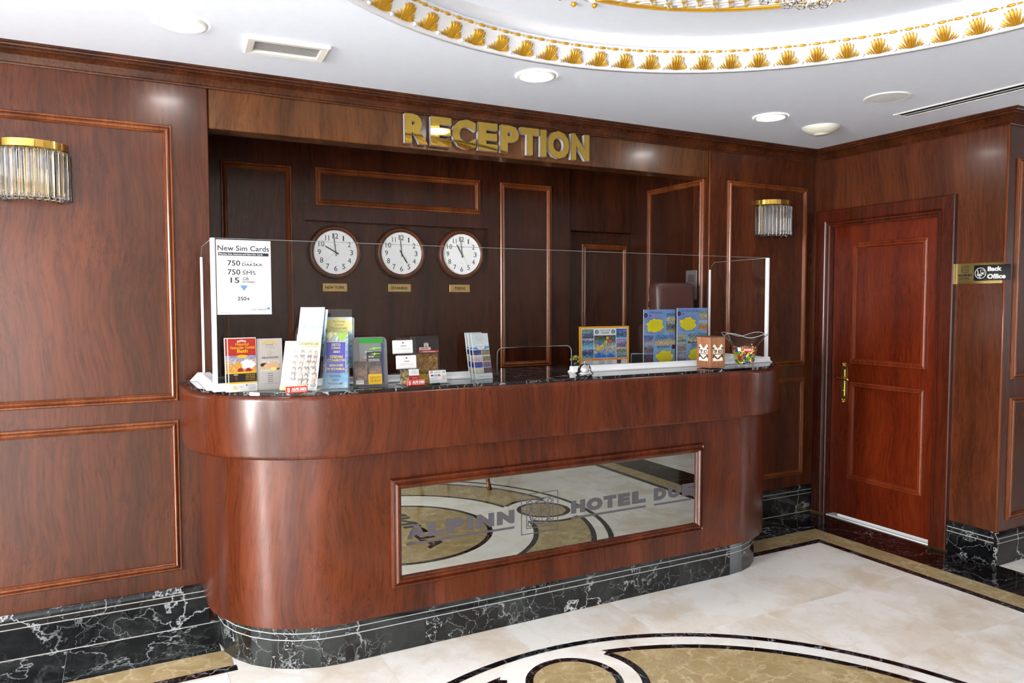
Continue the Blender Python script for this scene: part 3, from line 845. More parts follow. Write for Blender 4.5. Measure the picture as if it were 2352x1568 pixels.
MB().frame(-.055, -L_, .055, 0, [(0, 0), (0, .004), (.012, .005), (.014, .001)], lambda a, b, h: (a, b, -h)).build('diffuser_frame', PLASTIC, sv)
MB().box(-.043, .043, -L_+.02, -.02, -.002, -.0005).build('dark_slot', SLOTK, sv)
for x in (0,): MB().box(x-.004, x+.004, -L_+.02, -.02, -.007, -.002).build('blade', plain('blade_grey', (150, 152, 158), .4), sv)

# ------------------------------------------------------------------ reception counter
CLX, CRX, CYY, RB = .42, 2.58, -.264, .45
def upath(R, n=20, y0=-.004):
    p = [(CLX-R, y0)]
    for i in range(n+1):
        a = pi+pi/2*i/n; p.append((CLX+R*cos(a), CYY+R*sin(a)))
    for i in range(n+1):
        a = 3*pi/2+pi/2*i/n; p.append((CRX+R*cos(a), CYY+R*sin(a)))
    p.append((CRX+R, y0)); return p
cnt = thing('reception_counter', 'long mahogany reception counter with rounded ends and black granite top', 'counter', (0, 0, 0))
def uskin(name, Rprof, mat, n=24, sm=True):
    # Rprof: [(R, z)] from the bottom up
    rows = [upath(R, n) for R, z in Rprof]; k = len(rows[0]); m = MB()
    vs = [(p[0], p[1], z) for row, (R, z) in zip(rows, Rprof) for p in row]
    m.add(vs, [(r*k+i, r*k+i+1, (r+1)*k+i+1, (r+1)*k+i) for r in range(len(rows)-1) for i in range(k-1)], 0, sm)
    return m.build(name, mat, cnt, recalc=True)
body = uskin('body', [(RB-.02, .186), (.490, .186), (.4945, .189), (.495, .194), (.495, .905)], COUNTERW)
band = uskin('upper_band', [(.49, .900), (.560, .897), (.567, .899), (.572, .905), (.573, .914), (.573, 1.128), (.572, 1.138), (.567, 1.146), (.558, 1.150), (.50, 1.150)], COUNTERW)
for o in (body, band):
    for p in o.data.polygons: p.use_smooth = True
    if hasattr(o.data, 'set_sharp_from_angle'): o.data.set_sharp_from_angle(angle=.6)
MB().box(.0, 3.0, -.235, -.215, 0, 1.145).build('inner_panel', COUNTERW, cnt)
# granite slab (U-shaped, open towards the desk)
out = upath(.551, 20, -.012)
poly = out+[(2.78, -.012), (2.78, -.20), (.22, -.20), (.22, -.012)]
def slab(name, poly, z0, z1, mat, parent):
    m = bmesh.new(); vs = [m.verts.new((x, y, z1)) for x, y in poly]; f = m.faces.new(vs)
    r = bmesh.ops.extrude_face_region(m, geom=[f])
    for v in r['geom']:
        if isinstance(v, bmesh.types.BMVert): v.co.z = z0
    bmesh.ops.recalc_face_normals(m, faces=m.faces)
    me = bpy.data.meshes.new(name); m.to_mesh(me); m.free(); me.materials.append(mat)
    return link(name, me, parent)
slab('granite_top', poly, 1.148, 1.163, GRANITE, cnt)
# marble plinth laid in flat tiles
cuts = []
na = 7
for i in range(na+1):
    a = pi+pi/2*i/na; cuts.append((CLX+RB*cos(a), CYY+RB*sin(a)))
nf = 6
for i in range(1, nf): cuts.append((CLX+(CRX-CLX)*i/nf, CYY-RB))
for i in range(na+1):
    a = 3*pi/2+pi/2*i/na; cuts.append((CRX+RB*cos(a), CYY+RB*sin(a)))
cuts = [(CLX-RB, -.03)]+cuts+[(CRX+RB, -.03)]
BP2 = [(-.02, 0), (0, 0), (0, .118), (-.0025, .120), (0, .122), (0, .146), (-.0025, .148), (0, .150), (0, .190), (-.02, .190)]
for p, q in zip(cuts[:-1], cuts[1:]):
    m = MB(); m.sweep([p, q], BP2)
    for i in range(len(BP2)-1):
        if i in (2, 3, 5, 6): m.m[i] = 1
    m.build('plinth_tile', [NERO, GROOVE], cnt)
# framed smoked mirror with lettering
YB = CYY-.495
FR = [(0, 0), (0, .012), (.005, .020), (.011, .022), (.014, .016), (.018, .018), (.026, .027), (.034, .027), (.039, .018), (.043, .016), (.048, .006), (.048, -.002)]
mould(cnt, .607, .303, 2.327, .772, XZ(YB), COUNTERW, FR, 'mirror_frame')
mir = MB().box(.65, 2.285, YB-.004, YB-.001, .345, .728).build('mirror', MIRROR, cnt)
lt = MB(); mp = XZ(YB-.0042)
def mtext(sx, a0, b0, a1, b1, bold): solid_text(lt, sx, a0, b0, a1, b1, None, .0004, mp, bold)
for c, a0, a1 in (('A', .678, .768), ('L', .776, .852), ('P', .862, .948), ('I', .962, .992), ('N', 1.008, 1.096), ('N', 1.110, 1.200)): mtext(c, a0, .502, a1, .564, .085)
for c, a0, a1 in (('H', 1.508, 1.588), ('O', 1.596, 1.690), ('T', 1.696, 1.772), ('E', 1.782, 1.856), ('L', 1.868, 1.953)): mtext(c, a0, .502, a1, .564, .085)
for c, a0, a1 in (('D', 2.006, 2.086), ('U', 2.098, 2.176), ('E', 2.190, 2.272)): mtext(c, a0, .502, a1, .566, .085)
def lrect(a0, b0, a1, b1): lt.add([mp(a0, b0, .0004), mp(a1, b0, .0004), mp(a1, b1, .0004), mp(a0, b1, .0004)], [(0, 1, 2, 3)])
for a0, a1 in ((.678, 1.200), (1.508, 1.953), (2.006, 2.255)): lrect(a0, .476, a1, .486)
def lring(cx, cz, r0, r1, n=32, sx=1):
    lt.add([mp(cx+r*cos(2*pi*i/n), cz+r*sin(2*pi*i/n), .0004) for i in range(n) for r in (r0, r1)], [(2*i, 2*((i+1) % n), 2*((i+1) % n)+1, 2*i+1) for i in range(n)])
def lframe(a0, b0, a1, b1, w):
    lrect(a0, b0, a1, b0+w); lrect(a0, b1-w, a1, b1); lrect(a0, b0+w, a0+w, b1-w); lrect(a1-w, b0+w, a1, b1-w)
lcx, lcz = 1.335, .533
lframe(1.235, .437, 1.435, .628, .004); lframe(1.262, .463, 1.408, .602, .004)
lring(lcx, lcz, .0515, .0585)
for dx in (-1, 1):
    for dz in (-1, 1): lring(lcx+dx*.053, lcz+dz*.049, .0085, .0135, 20)
for i in range(6):
    a = pi/2+i*pi/3+.1; ca, sa = cos(a), sin(a)
    def pt(u, v): return mp(lcx+u*ca-v*sa, lcz+u*sa+v*ca, .0004)
    ts = [2*pi*q/20 for q in range(20)]
    o_ = [(.0265+.0225*cos(t), .0150*sin(t)*(.62+.38*cos(t))) for t in ts]
    i_ = [(.0275+.0170*cos(t), .0105*sin(t)*(.62+.38*cos(t))) for t in ts]
    lt.add([pt(*p) for p in o_]+[pt(*p) for p in i_], [(q, (q+1) % 20, 20+(q+1) % 20, 20+q) for q in range(20)])
tag(lt.build('mirror_lettering', VINYL, mir, recalc=False), 'dark grey lettering and flower emblem')

# clear screen standing on the counter
YS, ZT = -.58, 1.163
X0, X1, ZS = -.052, 2.972, 1.772
scr = thing('counter_screen', 'tall clear screen in white metal channels with a rounded pass-through', 'screen', (0, 0, 0))
def sheet_poly(pts, t=.005): 
    m = MB(); m.prism(pts, 0, t, XZ(YS+t/2)); return m
ax0, ax1, az = 1.205, 1.622, 1.299
r_ = .03
arch = [(ax0, 1.166)]+[(ax0+r_-r_*cos(t), az-r_+r_*sin(t)) for t in [i*pi/12 for i in range(7)]]+[(ax1-r_+r_*sin(t), az-r_+r_*cos(t)) for t in [i*pi/12 for i in range(7)]]+[(ax1, 1.166)]
pane = [(X0, 1.17)]+arch+[(X1, 1.17), (X1, ZS), (X0, ZS)]
# front pane as a concave prism: build with bmesh so that the arch stays open
def plate(name, pts, mp, h0, h1, mat, parent):
    m = bmesh.new(); vs = [m.verts.new(mp(a, b, h0)) for a, b in pts]; f = m.faces.new(vs)
    r = bmesh.ops.extrude_face_region(m, geom=[f])
    d = Vector(mp(0, 0, h1))-Vector(mp(0, 0, h0))
    for v in r['geom']:
        if isinstance(v, bmesh.types.BMVert): v.co += d
    bmesh.ops.recalc_face_normals(m, faces=m.faces)
    me = bpy.data.meshes.new(name); m.to_mesh(me); m.free(); me.materials.append(mat)
    return link(name, me, parent)
def flat(name, pts, mp, mat, parent):
    m = MB(); m.add([mp(a, b, 0) for a, b in pts], [tuple(range(len(pts)))]); return m.build(name, mat, parent, recalc=False)
flat('front_pane', pane, XZ(YS), GLASSP, scr)
ed = MB(); ed.box(X0, X1, YS-.002, YS+.002, ZS-.0009, ZS+.0009)
ed.tube([(a, YS, b) for a, b in arch], .0022, 6)
ed.build('polished_edge', EDGE, scr)
for x in (X0, X1):
    flat('side_pane', [(YS, 1.17), (-.10, 1.17), (-.10, ZS-.045), (-.14, ZS-.005), (YS, ZS)], lambda a, b, h, x=x: (x, a, b), GLASSS, scr)
    m = MB(); m.tube([(x, -.10, ZS-.045), (x, -.14, ZS-.005), (x, YS, ZS)], .0014, 6); m.build('polished_edge', EDGE, scr)
    MB().box(x-.009, x+.009, YS-.009, YS+.009, 1.165, ZS, ch=.002).build('corner_post', ALU, scr)
    MB().box(x-.005, x+.005, -.105, -.095, 1.165, ZS-.05, ch=.001).build('end_strip', ALU, scr)
CHP = [(-.030, 1.1635), (-.030, 1.168), (-.022, 1.170), (-.014, 1.174), (-.012, 1.192), (-.006, 1.194), (.006, 1.194), (.012, 1.192), (.014, 1.174), (.022, 1.170), (.030, 1.168), (.030, 1.1635)]
def channel(p, q): MB().sweep([p, q], CHP).build('base_channel', ALU, scr)
channel((X0-.012, YS), (1.165, YS)); channel((1.620, YS), (X1+.02, YS)); channel((X0, YS+.03), (X0, -.09)); channel((X1, -.09), (X1, YS+.03))
for x in (X0-.02, X1+.0):
    MB().prism([(-.04, 1.1635), (.045, 1.1635), (.012, 1.20), (-.006, 1.20)], 0, .02, lambda a, b, h, x=x: (x+a, -.10-h, b)).build('end_foot', ALU, scr)
MB().prism([(-.02, 1.1635), (.02, 1.1635), (.012, 1.195), (-.012, 1.195)], 0, .004, lambda a, b, h: (1.163+h, YS+a, b)).build('channel_cap', ALU, scr)

# ------------------------------------------------------------------ wall furnishings
# sign letters
sg = thing('reception_sign', 'large gold letters spelling RECEPTION on the header board', 'sign', (0, 0, 0))
for c, a0, a1 in (('R', .950, 1.076), ('E', 1.0935, 1.211), ('C', 1.217, 1.354), ('E', 1.370, 1.487), ('P', 1.507, 1.620), ('T', 1.6316, 1.7507), ('I', 1.7605, 1.799), ('O', 1.807, 1.9533), ('N', 1.9667, 2.0917)):
    z0, z1 = (2.3445, 2.4995) if c in 'CO' else (2.347, 2.497)
    m = MB(); solid_text(m, c, a0, z0, a1, z1, .004, .030, XZ(.006), .055, 0, 0)
    lo = m.build('letter', SILVER, sg, recalc=False)
    m = MB(); solid_text(m, c, a0-.001, z0-.001, a1+.001, z1+.001, .030, .034, XZ(.006), .055, 0, 0)
    fo = m.build('letter_face', LETTERGOLD, lo, recalc=False)
# clocks
CLKF = plain('clock_face', (246, 249, 250), .35)
INK = plain('clock_ink', (26, 28, 36), .5)
GREYINK = plain('grey_ink', (190, 196, 196), .5)
def clock(x, z, h_ang, m_ang, s_ang, label):
    t = thing('wall_clock', label, 'clock', (x, NB+.04, z), group='wall clocks showing world times')
    MB().lathe([(.132, -.030), (.136, -.036), (.144, -.039), (.154, -.037), (.160, -.030), (.162, -.018), (.162, 0), (0, 0)], 64, axis='y').build('case', CLOCKW, t)
    fc = MB().lathe([(0, -.024), (.134, -.024), (.134, -.030)], 64, axis='y', sm=False).build('dial', CLKF, t)
    m = MB(); mp = XZ(-.0243)
    for n in range(1, 13):
        a = pi/2-n*pi/6; s = str(n); w = .019 if n < 10 and n != 1 else (.007 if n == 1 else (.035 if n != 11 else .024)); hh = .031
        cx, cz = .098*cos(a), .098*sin(a); solid_text(m, s, cx-w/2, cz-hh/2, cx+w/2, cz+hh/2, None, 0.0004, mp, 0.0)
        px, pz = .125*cos(a), .125*sin(a); m.lathe([(0, -.0005), (.0017, -.0005)], 8, (px, -.0243, pz), axis='y', sm=False)
    m.build('numerals', INK, fc, recalc=False)
    m = MB()
    for n in range(60):
        a = n*pi/30; m.lathe([(0, -.0005), (.0006, -.0005)], 5, (.125*cos(a), -.0243, .125*sin(a)), axis='y', sm=False)
    for a0, b0, a1, b1 in ((-.007, -.061, .007, -.059), (-.012, .043, .012, .047)): m.add([mp(a0, b0, .0004), mp(a1, b0, .0004), mp(a1, b1, .0004), mp(a0, b1, .0004)], [(0, 1, 2, 3)])
    m.build('minute_track', GREYINK, fc, recalc=False)
    def hand(nm, ang, l, tail, w, y, mat):
        c, s = cos(ang), sin(ang)
        pts = [(-tail, -w*.6), (-tail, w*.6), (0, w*.5), (l*.75, w*.5), (l, w*.35), (l, -w*.35), (l*.75, -w*.5), (0, -w*.5)]
        MB().prism([(u*c-v*s, u*s+v*c) for u, v in pts], 0, .001, XZ(y)).build(nm, mat, t)
    hand('hour_hand', h_ang, .072, .02, .007, -.027, INK); hand('minute_hand', m_ang, .115, .022, .004, -.0285, INK); hand('second_hand', s_ang, .085, .025, .0012, -.0295, GREYINK)
    MB().lathe([(0, -.032), (.003, -.032), (.003, -.024)], 12, axis='y').build('pin', INK, t)
cw = lambda deg: pi/2-math.radians(deg)
clock(.779, 1.820, cw(299.5), cw(354), cw(230), 'round wooden wall clock above the NEW YORK plate')
clock(1.197, 1.826, cw(149.5), cw(355), cw(145), 'round wooden wall clock above the ISTANBUL plate')
clock(1.612, 1.831, cw(330), cw(355), cw(150), 'round wooden wall clock above the TOKYO plate')
for x0, x1, s, w, lb in ((.704, .853, 'NEW YORK', .12, 'small gold plate reading NEW YORK under the first clock'), (1.114, 1.266, 'İSTANBUL', .112, 'small gold plate reading ISTANBUL under the middle clock'), (1.534, 1.680, 'TOKYO', .078, 'small gold plate reading TOKYO under the last clock')):
    c = (x0+x1)/2; t = thing('city_plate', lb, 'name plate', (c, NB+.04, 1.608), group='city name plates under the clocks')
    MB().box(-(x1-x0)/2, (x1-x0)/2, -.004, 0, -.0245, .0245, ch=.001).build('plate', PLATE, t)
    m = MB(); solid_text(m, s, -w/2, -.009, w/2, .009 if s[0] != 'İ' else .0125, None, .0002, XZ(-.0041), .03); m.build('lettering', BLACK, t, recalc=False)

# crystal wall lamps
BRASSR = plain('satin_brass', (226, 190, 104), .35, .6)
def sconce(x, z, label):
    t = thing('crystal_sconce', label, 'wall lamp', (x, 0, z), group='crystal wall lamps')
    A, B = .135, .125
    def half(a, b, n=28): return [(a*cos(pi+pi*i/n), b*sin(pi+pi*i/n)) for i in range(n+1)]
    m = MB(); h = half(A, B); k = len(h)
    vs = [(p[0], p[1], zz) for zz in (-.030, 0) for p in h]
    m.add(vs, [(i, i+1, k+i+1, k+i) for i in range(k-1)], 0, True); m.add([(p[0], p[1], 0) for p in h], [tuple(range(k))])
    m.build('brass_band', BRASS, t, recalc=False)
    MB().box(-.11, .11, -.012, 0, -.22, 0, ch=.003).build('back_plate', BRASSR, t)
    m = MB(); 
    for q in (-.05, .05): m.lathe([(0, -.03), (.012, -.03), (.012, -.075), (.010, -.11), (0, -.115)], 12, (q, -.055, 0))
    m.build('candle_bulb', plain('bulb_ivory', (244, 240, 226), .3), t)
    rod = MB(); n6 = 8
    prof = [(.0055, -.030), (.0095, -.040), (.0095, -.205), (.0105, -.212), (.0105, -.226), (.004, -.236)]
    rod.lathe(prof, n6, sm=False); rod.add([(prof[-1][0]*cos(2*pi*i/n6), prof[-1][0]*sin(2*pi*i/n6), prof[-1][1]) for i in range(n6)], [tuple(range(n6))]); rod.add([(prof[0][0]*cos(2*pi*i/n6), prof[0][0]*sin(2*pi*i/n6), prof[0][1]) for i in range(n6)], [tuple(range(n6))])
    me = rod.mesh('crystal_rod', CRYSTAL)
    for i in range(17):
        a = pi+pi*(i+.25)/16.5; link('crystal_rod', me, t, (A*1.0*cos(a), B*1.0*sin(a)-.002, -.004))
    for i in range(11):
        a = pi+pi*(i+.5)/11; link('crystal_rod', me, t, (A*.74*cos(a), B*.74*sin(a)-.004, -.012))
    return t
sconce(-.695, 2.185, 'crystal wall lamp with gold band on the left wooden wall panel')
sconce(3.605, 2.205, 'crystal wall lamp with gold band between the counter and the office door')

# office sign
os_ = thing('office_sign', 'gold plate with black Back Office panel beside the door', 'sign', (XR, -1.17, 1.68))
SGM = lambda h0: (lambda a, b, h: (-h-h0, -a, b))
MB().prism([(-.136, -.060), (.130, -.060), (.130, .060), (-.136, .060)], 0, .004, SGM(0)).build('gold_plate', BRASSPL, os_)
def rrect(a0, b0, a1, b1, r, n=5):
    o = []
    for cx, cy, s in ((a1-r, b1-r, 0), (a0+r, b1-r, 1), (a0+r, b0+r, 2), (a1-r, b0+r, 3)):
        for i in range(n+1):
            t = s*pi/2+pi/2*i/n; o.append((cx+r*cos(t), cy+r*sin(t)))
    return o
bp_ = MB().prism(rrect(-.026, -.044, .174, .046, .008), .004, .009, SGM(0)).build('black_panel', plain('gloss_black', (8, 8, 10), .12), os_)
m = MB(); mp = SGM(.0091)
solid_text(m, 'Back', .052, .010, .130, .036, None, .0003, mp, .05); solid_text(m, 'Office', .050, -.034, .152, -.006, None, .0003, mp, .05)
def sring(cx, cz, r0, r1, n=36): m.add([mp(cx+r*cos(2*pi*i/n), cz+r*sin(2*pi*i/n), .0003) for i in range(n) for r in (r0, r1)], [(2*i, 2*((i+1) % n), 2*((i+1) % n)+1, 2*i+1) for i in range(n)])
def spoly(pts): m.add([mp(a, b, .0003) for a, b in pts], [tuple(range(len(pts)))])
sring(.012, .000, .029, .032)
spoly([(-.010, -.004), (.036, -.004), (.036, -.007), (-.010, -.007)])
for a0, b0, a1, b1 in ((.012, .002, .034, .004), (.012, .017, .034, .019), (.012, .004, .014, .017), (.032, .004, .034, .017), (.018, -.004, .028, .000), (-.006, -.016, .020, -.010), (.006, -.024, .010, -.016), (.001, -.026, .015, -.024)): spoly([(a0, b0), (a1, b0), (a1, b1), (a0, b1)])
spoly([(-.008, .018), (-.004, .018), (.000, .010), (.001, -.002), (-.004, -.002), (-.004, .008)])
m.build('panel_lettering', PAPER, bp_, recalc=False)
m = MB(); mp = SGM(.0041)
solid_text(m, 'ALPINN', -.124, -.016, -.040, -.003, None, .0003, mp, .05); solid_text(m, 'HOTEL', -.114, -.034, -.052, -.022, None, .0003, mp, .03)
for r in (.006, .015):
    n = 24; m.add([mp(-.082+(r+e)*cos(2*pi*i/n), .024+(r+e)*sin(2*pi*i/n), .0003) for i in range(n) for e in (0, .0015)], [(2*i, 2*((i+1) % n), 2*((i+1) % n)+1, 2*i+1) for i in range(n)])
for a0, b0, a1, b1 in ((-.102, .004, -.062, .006), (-.102, .042, -.062, .044), (-.102, .006, -.100, .042), (-.064, .006, -.062, .042)): m.add([mp(a0, b0, .0003), mp(a1, b0, .0003), mp(a1, b1, .0003), mp(a0, b1, .0003)], [(0, 1, 2, 3)])
m.build('engraved_lettering', BLACK, os_, recalc=False)

# small pale panel on the side wall of the nook
t = thing('wall_control_panel', 'pale grey flat panel on the nook side wall behind the office chair', 'control panel', (3.05, .153, 1.63))
MB().box(-.012, 0, -.052, .056, -.10, .10, ch=.003).build('housing', plain('panel_grey', (104, 96, 96), .4), t)
MB().box(-.0135, -.012, -.03, .03, .02, .07).build('display', plain('panel_display', (84, 78, 78), .2), t)

# office chair behind the counter
t = thing('office_chair', 'high-backed brown leather office chair behind the counter', 'chair', (2.745, .165, 0), (0, 0, 0))
def cushion(name, w, d, h, loc, rot=(0, 0, 0), r=.03):
    m = bmesh.new(); bmesh.ops.create_cube(m, size=1)
    for v in m.verts: v.co = Vector((v.co.x*w, v.co.y*d, v.co.z*h))
    bmesh.ops.bevel(m, geom=m.edges[:]+m.verts[:], offset=r, segments=4, affect='EDGES', profile=.6)
    me = bpy.data.meshes.new(name); m.to_mesh(me); m.free(); me.materials.append(LEATHER)
    for p in me.polygons: p.use_smooth = True
    return link(name, me, t, loc, rot)
cushion('seat', .50, .50, .10, (0, 0, .50)); cushion('backrest', .46, .10, .72, (0, -.17, 1.02), (-.08, 0, 0), .045); cushion('headrest', .31, .11, .24, (0, -.165, 1.52), (-.06, 0, 0), .045)
for x in (-.245, .245):
    cushion('armrest', .06, .32, .04, (x, .02, .74), r=.015); MB().tube([(x, .12, .50), (x, .12, .73)], .015, 8).build('arm_support', BLACK, t)
MB().tube([(0, 0, .10), (0, 0, .46)], .03, 12).build('gas_column', BLACK, t)
for i in range(5):
    a = i*2*pi/5; MB().tube([(0, 0, .11), (.27*cos(a), .27*sin(a), .07)], [.028, .016], 8).build('foot_spoke', BLACK, t)
    MB().sphere((.27*cos(a), .27*sin(a), .03), .03, 12, 8, sx=.8).build('castor', BLACK, t)

# lobby table whose foot shows in the mirror
t = thing('lobby_table', 'round brown wooden table with curved legs, one foot seen in the mirror', 'table', (2.22, -3.57, 0))
TW = wood('table_wood', (84, 44, 20), (120, 70, 34), (146, 92, 50), seed=13)
MB().lathe([(0, .50), (.50, .50), (.515, .51), (.515, .525), (.50, .535), (0, .535)], 48).build('top', TW, t)
MB().lathe([(.42, .43), (.44, .43), (.44, .50), (.42, .50)], 48).build('apron', TW, t)
for i in range(4):
    a = pi/2+i*pi/2
    pts = [(.41, .47), (.47, .40), (.47, .30), (.42, .18), (.40, .10), (.43, .04), (.445, 0)]
    MB().tube([(r*cos(a), r*sin(a), z) for r, z in pts], [.03, .034, .03, .022, .018, .018, .022], 10).build('leg', TW, t)

# ------------------------------------------------------------------ printed matter and other things on the counter
class Sheet:
    """flat print on a sheet: u,v in 0..1 from the lower left corner"""
    def __init__(s, w, h, paper=(240, 240, 238)):
        s.w, s.h = w, h; s.mb = MB(); s.mb.usecol = True; s.l = 0; s.paper = paper
        s.rect(0, 0, 1, 1, paper)
    def P(s, u, v): return ((u-.5)*s.w, -.0002-.00006*s.l, v*s.h)
    def poly(s, pts, c):
        s.l += 1; s.mb.add([s.P(*p) for p in pts], [tuple(range(len(pts)))], col=lin(c))
    def rect(s, u0, v0, u1, v1, c): s.poly([(u0, v0), (u1, v0), (u1, v1), (u0, v1)], c)
    def disc(s, u, v, r, c, n=24, e=1.0): s.poly([(u+r*cos(2*pi*i/n), v+r*e*s.w/s.h*sin(2*pi*i/n)) for i in range(n)], c)
    def blob(s, u, v, ru, rv, c, n=28, j=.12, seed=1):
        r = random.Random(seed); s.poly([(u+ru*(1+r.uniform(-j, j))*cos(2*pi*i/n), v+rv*(1+r.uniform(-j, j))*sin(2*pi*i/n)) for i in range(n)], c)
    def text(s, t, u0, v0, u1, v1, c, bold=0.0):
        bold = min(max(bold, .006), .02) if 'M' in t or 'М' in t else max(bold, .012)
        if t in ('SMS', 'GB'): bold = 0.0
        s.l += 1; vs, fs = textfit(t, u0, v0, u1, v1, bold); s.mb.add([s.P(*p) for p in vs], fs, col=lin(c))
    def lines(s, u0, v0, u1, v1, n, c, seed=1, fill=.35, centre=True):
        r = random.Random(seed); s.l += 1
        for i in range(n):
            v = v1-(v1-v0)*(i+.5)/n; d = (v1-v0)/n*fill/2; w = (u1-u0)*r.uniform(.7, 1)/2; cu = (u0+u1)/2 if centre else u0+w
            s.mb.add([s.P(cu-w, v-d), s.P(cu+w, v-d), s.P(cu+w, v+d), s.P(cu-w, v+d)], [(0, 1, 2, 3)], col=lin(c))
    def photo(s, u0, v0, u1, v1, pal, nx=10, ny=8, seed=1, jit=40, spots=()):
        # pal: colours from top to bottom
        r = random.Random(seed); s.l += 1; g = []; nx *= 2; ny *= 2; jit = jit*1.15
        for j in range(ny+1):
            t = (1-j/ny)*(len(pal)-1)
            for i in range(nx+1):
                tt = min(max(t+r.uniform(-.55, .55), 0), len(pal)-1.001); k = int(tt); f = tt-k; q = r.uniform(-jit, jit)
                c = [min(255, max(0, pal[k][a]*(1-f)+pal[k+1][a]*f+q+r.uniform(-jit, jit)*.25)) for a in range(3)]
                for su, sv, sr, sc in spots:
                    if hypot((i/nx-su), (j/ny-sv)) < sr: c = [min(255, max(0, sc[a]+r.uniform(-10, 10))) for a in range(3)]
                g.append(lin(c))
        k = nx+1
        vs = [s.P(u0+(u1-u0)*i/nx, v0+(v1-v0)*j/ny) for j in range(ny+1) for i in range(nx+1)]
        n0 = len(s.mb.v); s.mb.v += vs
        for j in range(ny):
            for i in range(nx):
                f = (j*k+i, j*k+i+1, (j+1)*k+i+1, (j+1)*k+i); s.mb.f.append(tuple(n0+q for q in f)); s.mb.m.append(0); s.mb.s.append(False); s.mb.c.append([g[q] for q in f])
    def build(s, name, parent, loc=None): return s.mb.build(name, PRINT, parent, loc, recalc=False)
def leaflet(name, sh, label, cat, loc, yaw=0, lean=0, t=.0012, group=None, pname='printed_front', edge=None):
    o = thing(name, label, cat, loc, (-math.radians(lean), 0, yaw), group)
    MB().box(-sh.w/2, sh.w/2, 0, t, 0, sh.h).build('paper', edge or PAPER, o)
    sh.build(pname, o); return o
SKYB = [(120, 170, 220), (180, 205, 230), (60, 110, 160), (210, 190, 150)]
BEACH = [(70, 120, 190), (60, 130, 170), (210, 190, 150), (190, 150, 100)]
NIGHT = [(40, 45, 120), (60, 60, 140), (120, 100, 90)]
FOOD = [(90, 62, 30), (150, 112, 48), (120, 80, 36), (170, 130, 60), (96, 58, 28)]

# notice on the glass
sh = Sheet(.209, .298, (247, 248, 249))
sh.text('New Sim Cards', .03, .855, .97, .925, (40, 40, 48), .006)
sh.rect(.035, .79, .96, .832, (34, 34, 62)); sh.text('Minutes, Sms, Internet and New Sim Cards', .045, .797, .85, .822, (250, 250, 250), .02)
for t_, a, b, v in (('750', .20, .43, .655), ('750', .20, .43, .535), ('15', .25, .41, .425)): sh.text(t_, a, v, b, v+.072, (40, 40, 46), .012)
sh.text('HER YÖNE', .47, .705, .66, .722, (150, 150, 156)); sh.text('DAKİKA', .47, .655, .84, .703, (48, 48, 56), .006)
sh.text('HER YÖNE', .47, .594, .66, .611, (150, 150, 156)); sh.text('SMS', .47, .537, .71, .588, (48, 48, 56), .012)
sh.text('GB', .47, .462, .58, .50, (60, 60, 68), .006); sh.text('INTERNET', .47, .427, .71, .45, (110, 110, 118))
sh.poly([(.42, .392), (.56, .392), (.49, .320)], (112, 160, 226))
sh.text('250', .37, .19, .53, .24, (50, 50, 58), .012); sh.text('₺', .55, .19, .59, .228, (60, 60, 66), .02)
sh.text('Türk Telekom', .61, .055, .90, .08, (150, 156, 164)); sh.blob(.94, .08, .025, .016, (70, 170, 190), seed=3); sh.disc(.90, .085, .007, (50, 120, 170)); sh.disc(.87, .03, .008, (130, 200, 210))
sh.lines(.02, .022, .29, .036, 1, (196, 198, 202), fill=.6)
leaflet('notice_sheet', sh, 'white price notice for sim cards stuck to the glass screen', 'notice', (.0645, YS-.0045, 1.4685), 0, 0, .0008)

# red bath leaflets
def bath():
    s = Sheet(.113, .214, (250, 248, 244))
    s.rect(.03, .67, .985, .985, (196, 44, 34))
    for i in range(7): s.blob(.5+(i-3)*.045, .945-abs(i-3)*.006, .018, .022, (244, 226, 222), seed=i)
    s.text('Historical', .28, .855, .74, .905, (248, 186, 40), .02); s.text('Vezneciler Turkish', .09, .79, .95, .845, (248, 186, 40), .02); s.text('Bath', .33, .72, .70, .785, (248, 186, 40), .03)
    s.photo(.03, .36, .985, .67, [(150, 150, 180), (190, 180, 190), (226, 170, 90), (230, 160, 60)], 12, 9, 5, 30, ((.68, .45, .28, (252, 252, 252)), (.36, .42, .14, (236, 170, 36)), (.42, .12, .12, (170, 30, 40)), (.72, .12, .12, (170, 30, 40))))
    s.blob(.50, .655, .19, .026, (250, 206, 40), j=.03); s.lines(.40, .648, .60, .662, 1, (200, 140, 30))
    s.rect(.03, .335, .985, .365, (250, 190, 20)); s.rect(.03, .18, .985, .335, (24, 24, 24)); s.rect(.03, .155, .985, .18, (250, 190, 20))
    for i, w in enumerate(('Turkish Bath', 'Hot Stone', 'Sauna, Shedding', 'Foamy Massage')): s.text(w, .60, .300-i*.032, .93, .320-i*.032, (240, 190, 80))
    s.blob(.26, .315, .09, .012, (190, 180, 176)); s.blob(.27, .25, .05, .035, (130, 24, 28)); s.blob(.20, .08, .07, .03, (250, 224, 150), j=.3); s.blob(.42, .09, .08, .012, (206, 214, 216), j=.3)
    s.lines(.66, .03, .95, .13, 4, (200, 200, 214)); s.disc(.62, .115, .03, (110, 120, 190)); return s
for i, lb in enumerate(('red and gold bath leaflet at the left end of the counter, front copy', 'red and gold bath leaflet behind its front copy at the counter end')):
    leaflet('bath_leaflet', bath(), lb, 'leaflet', (.044-.010*i, -.645+.008*i, ZT+.0006), .16, 3, group='red bath leaflets')
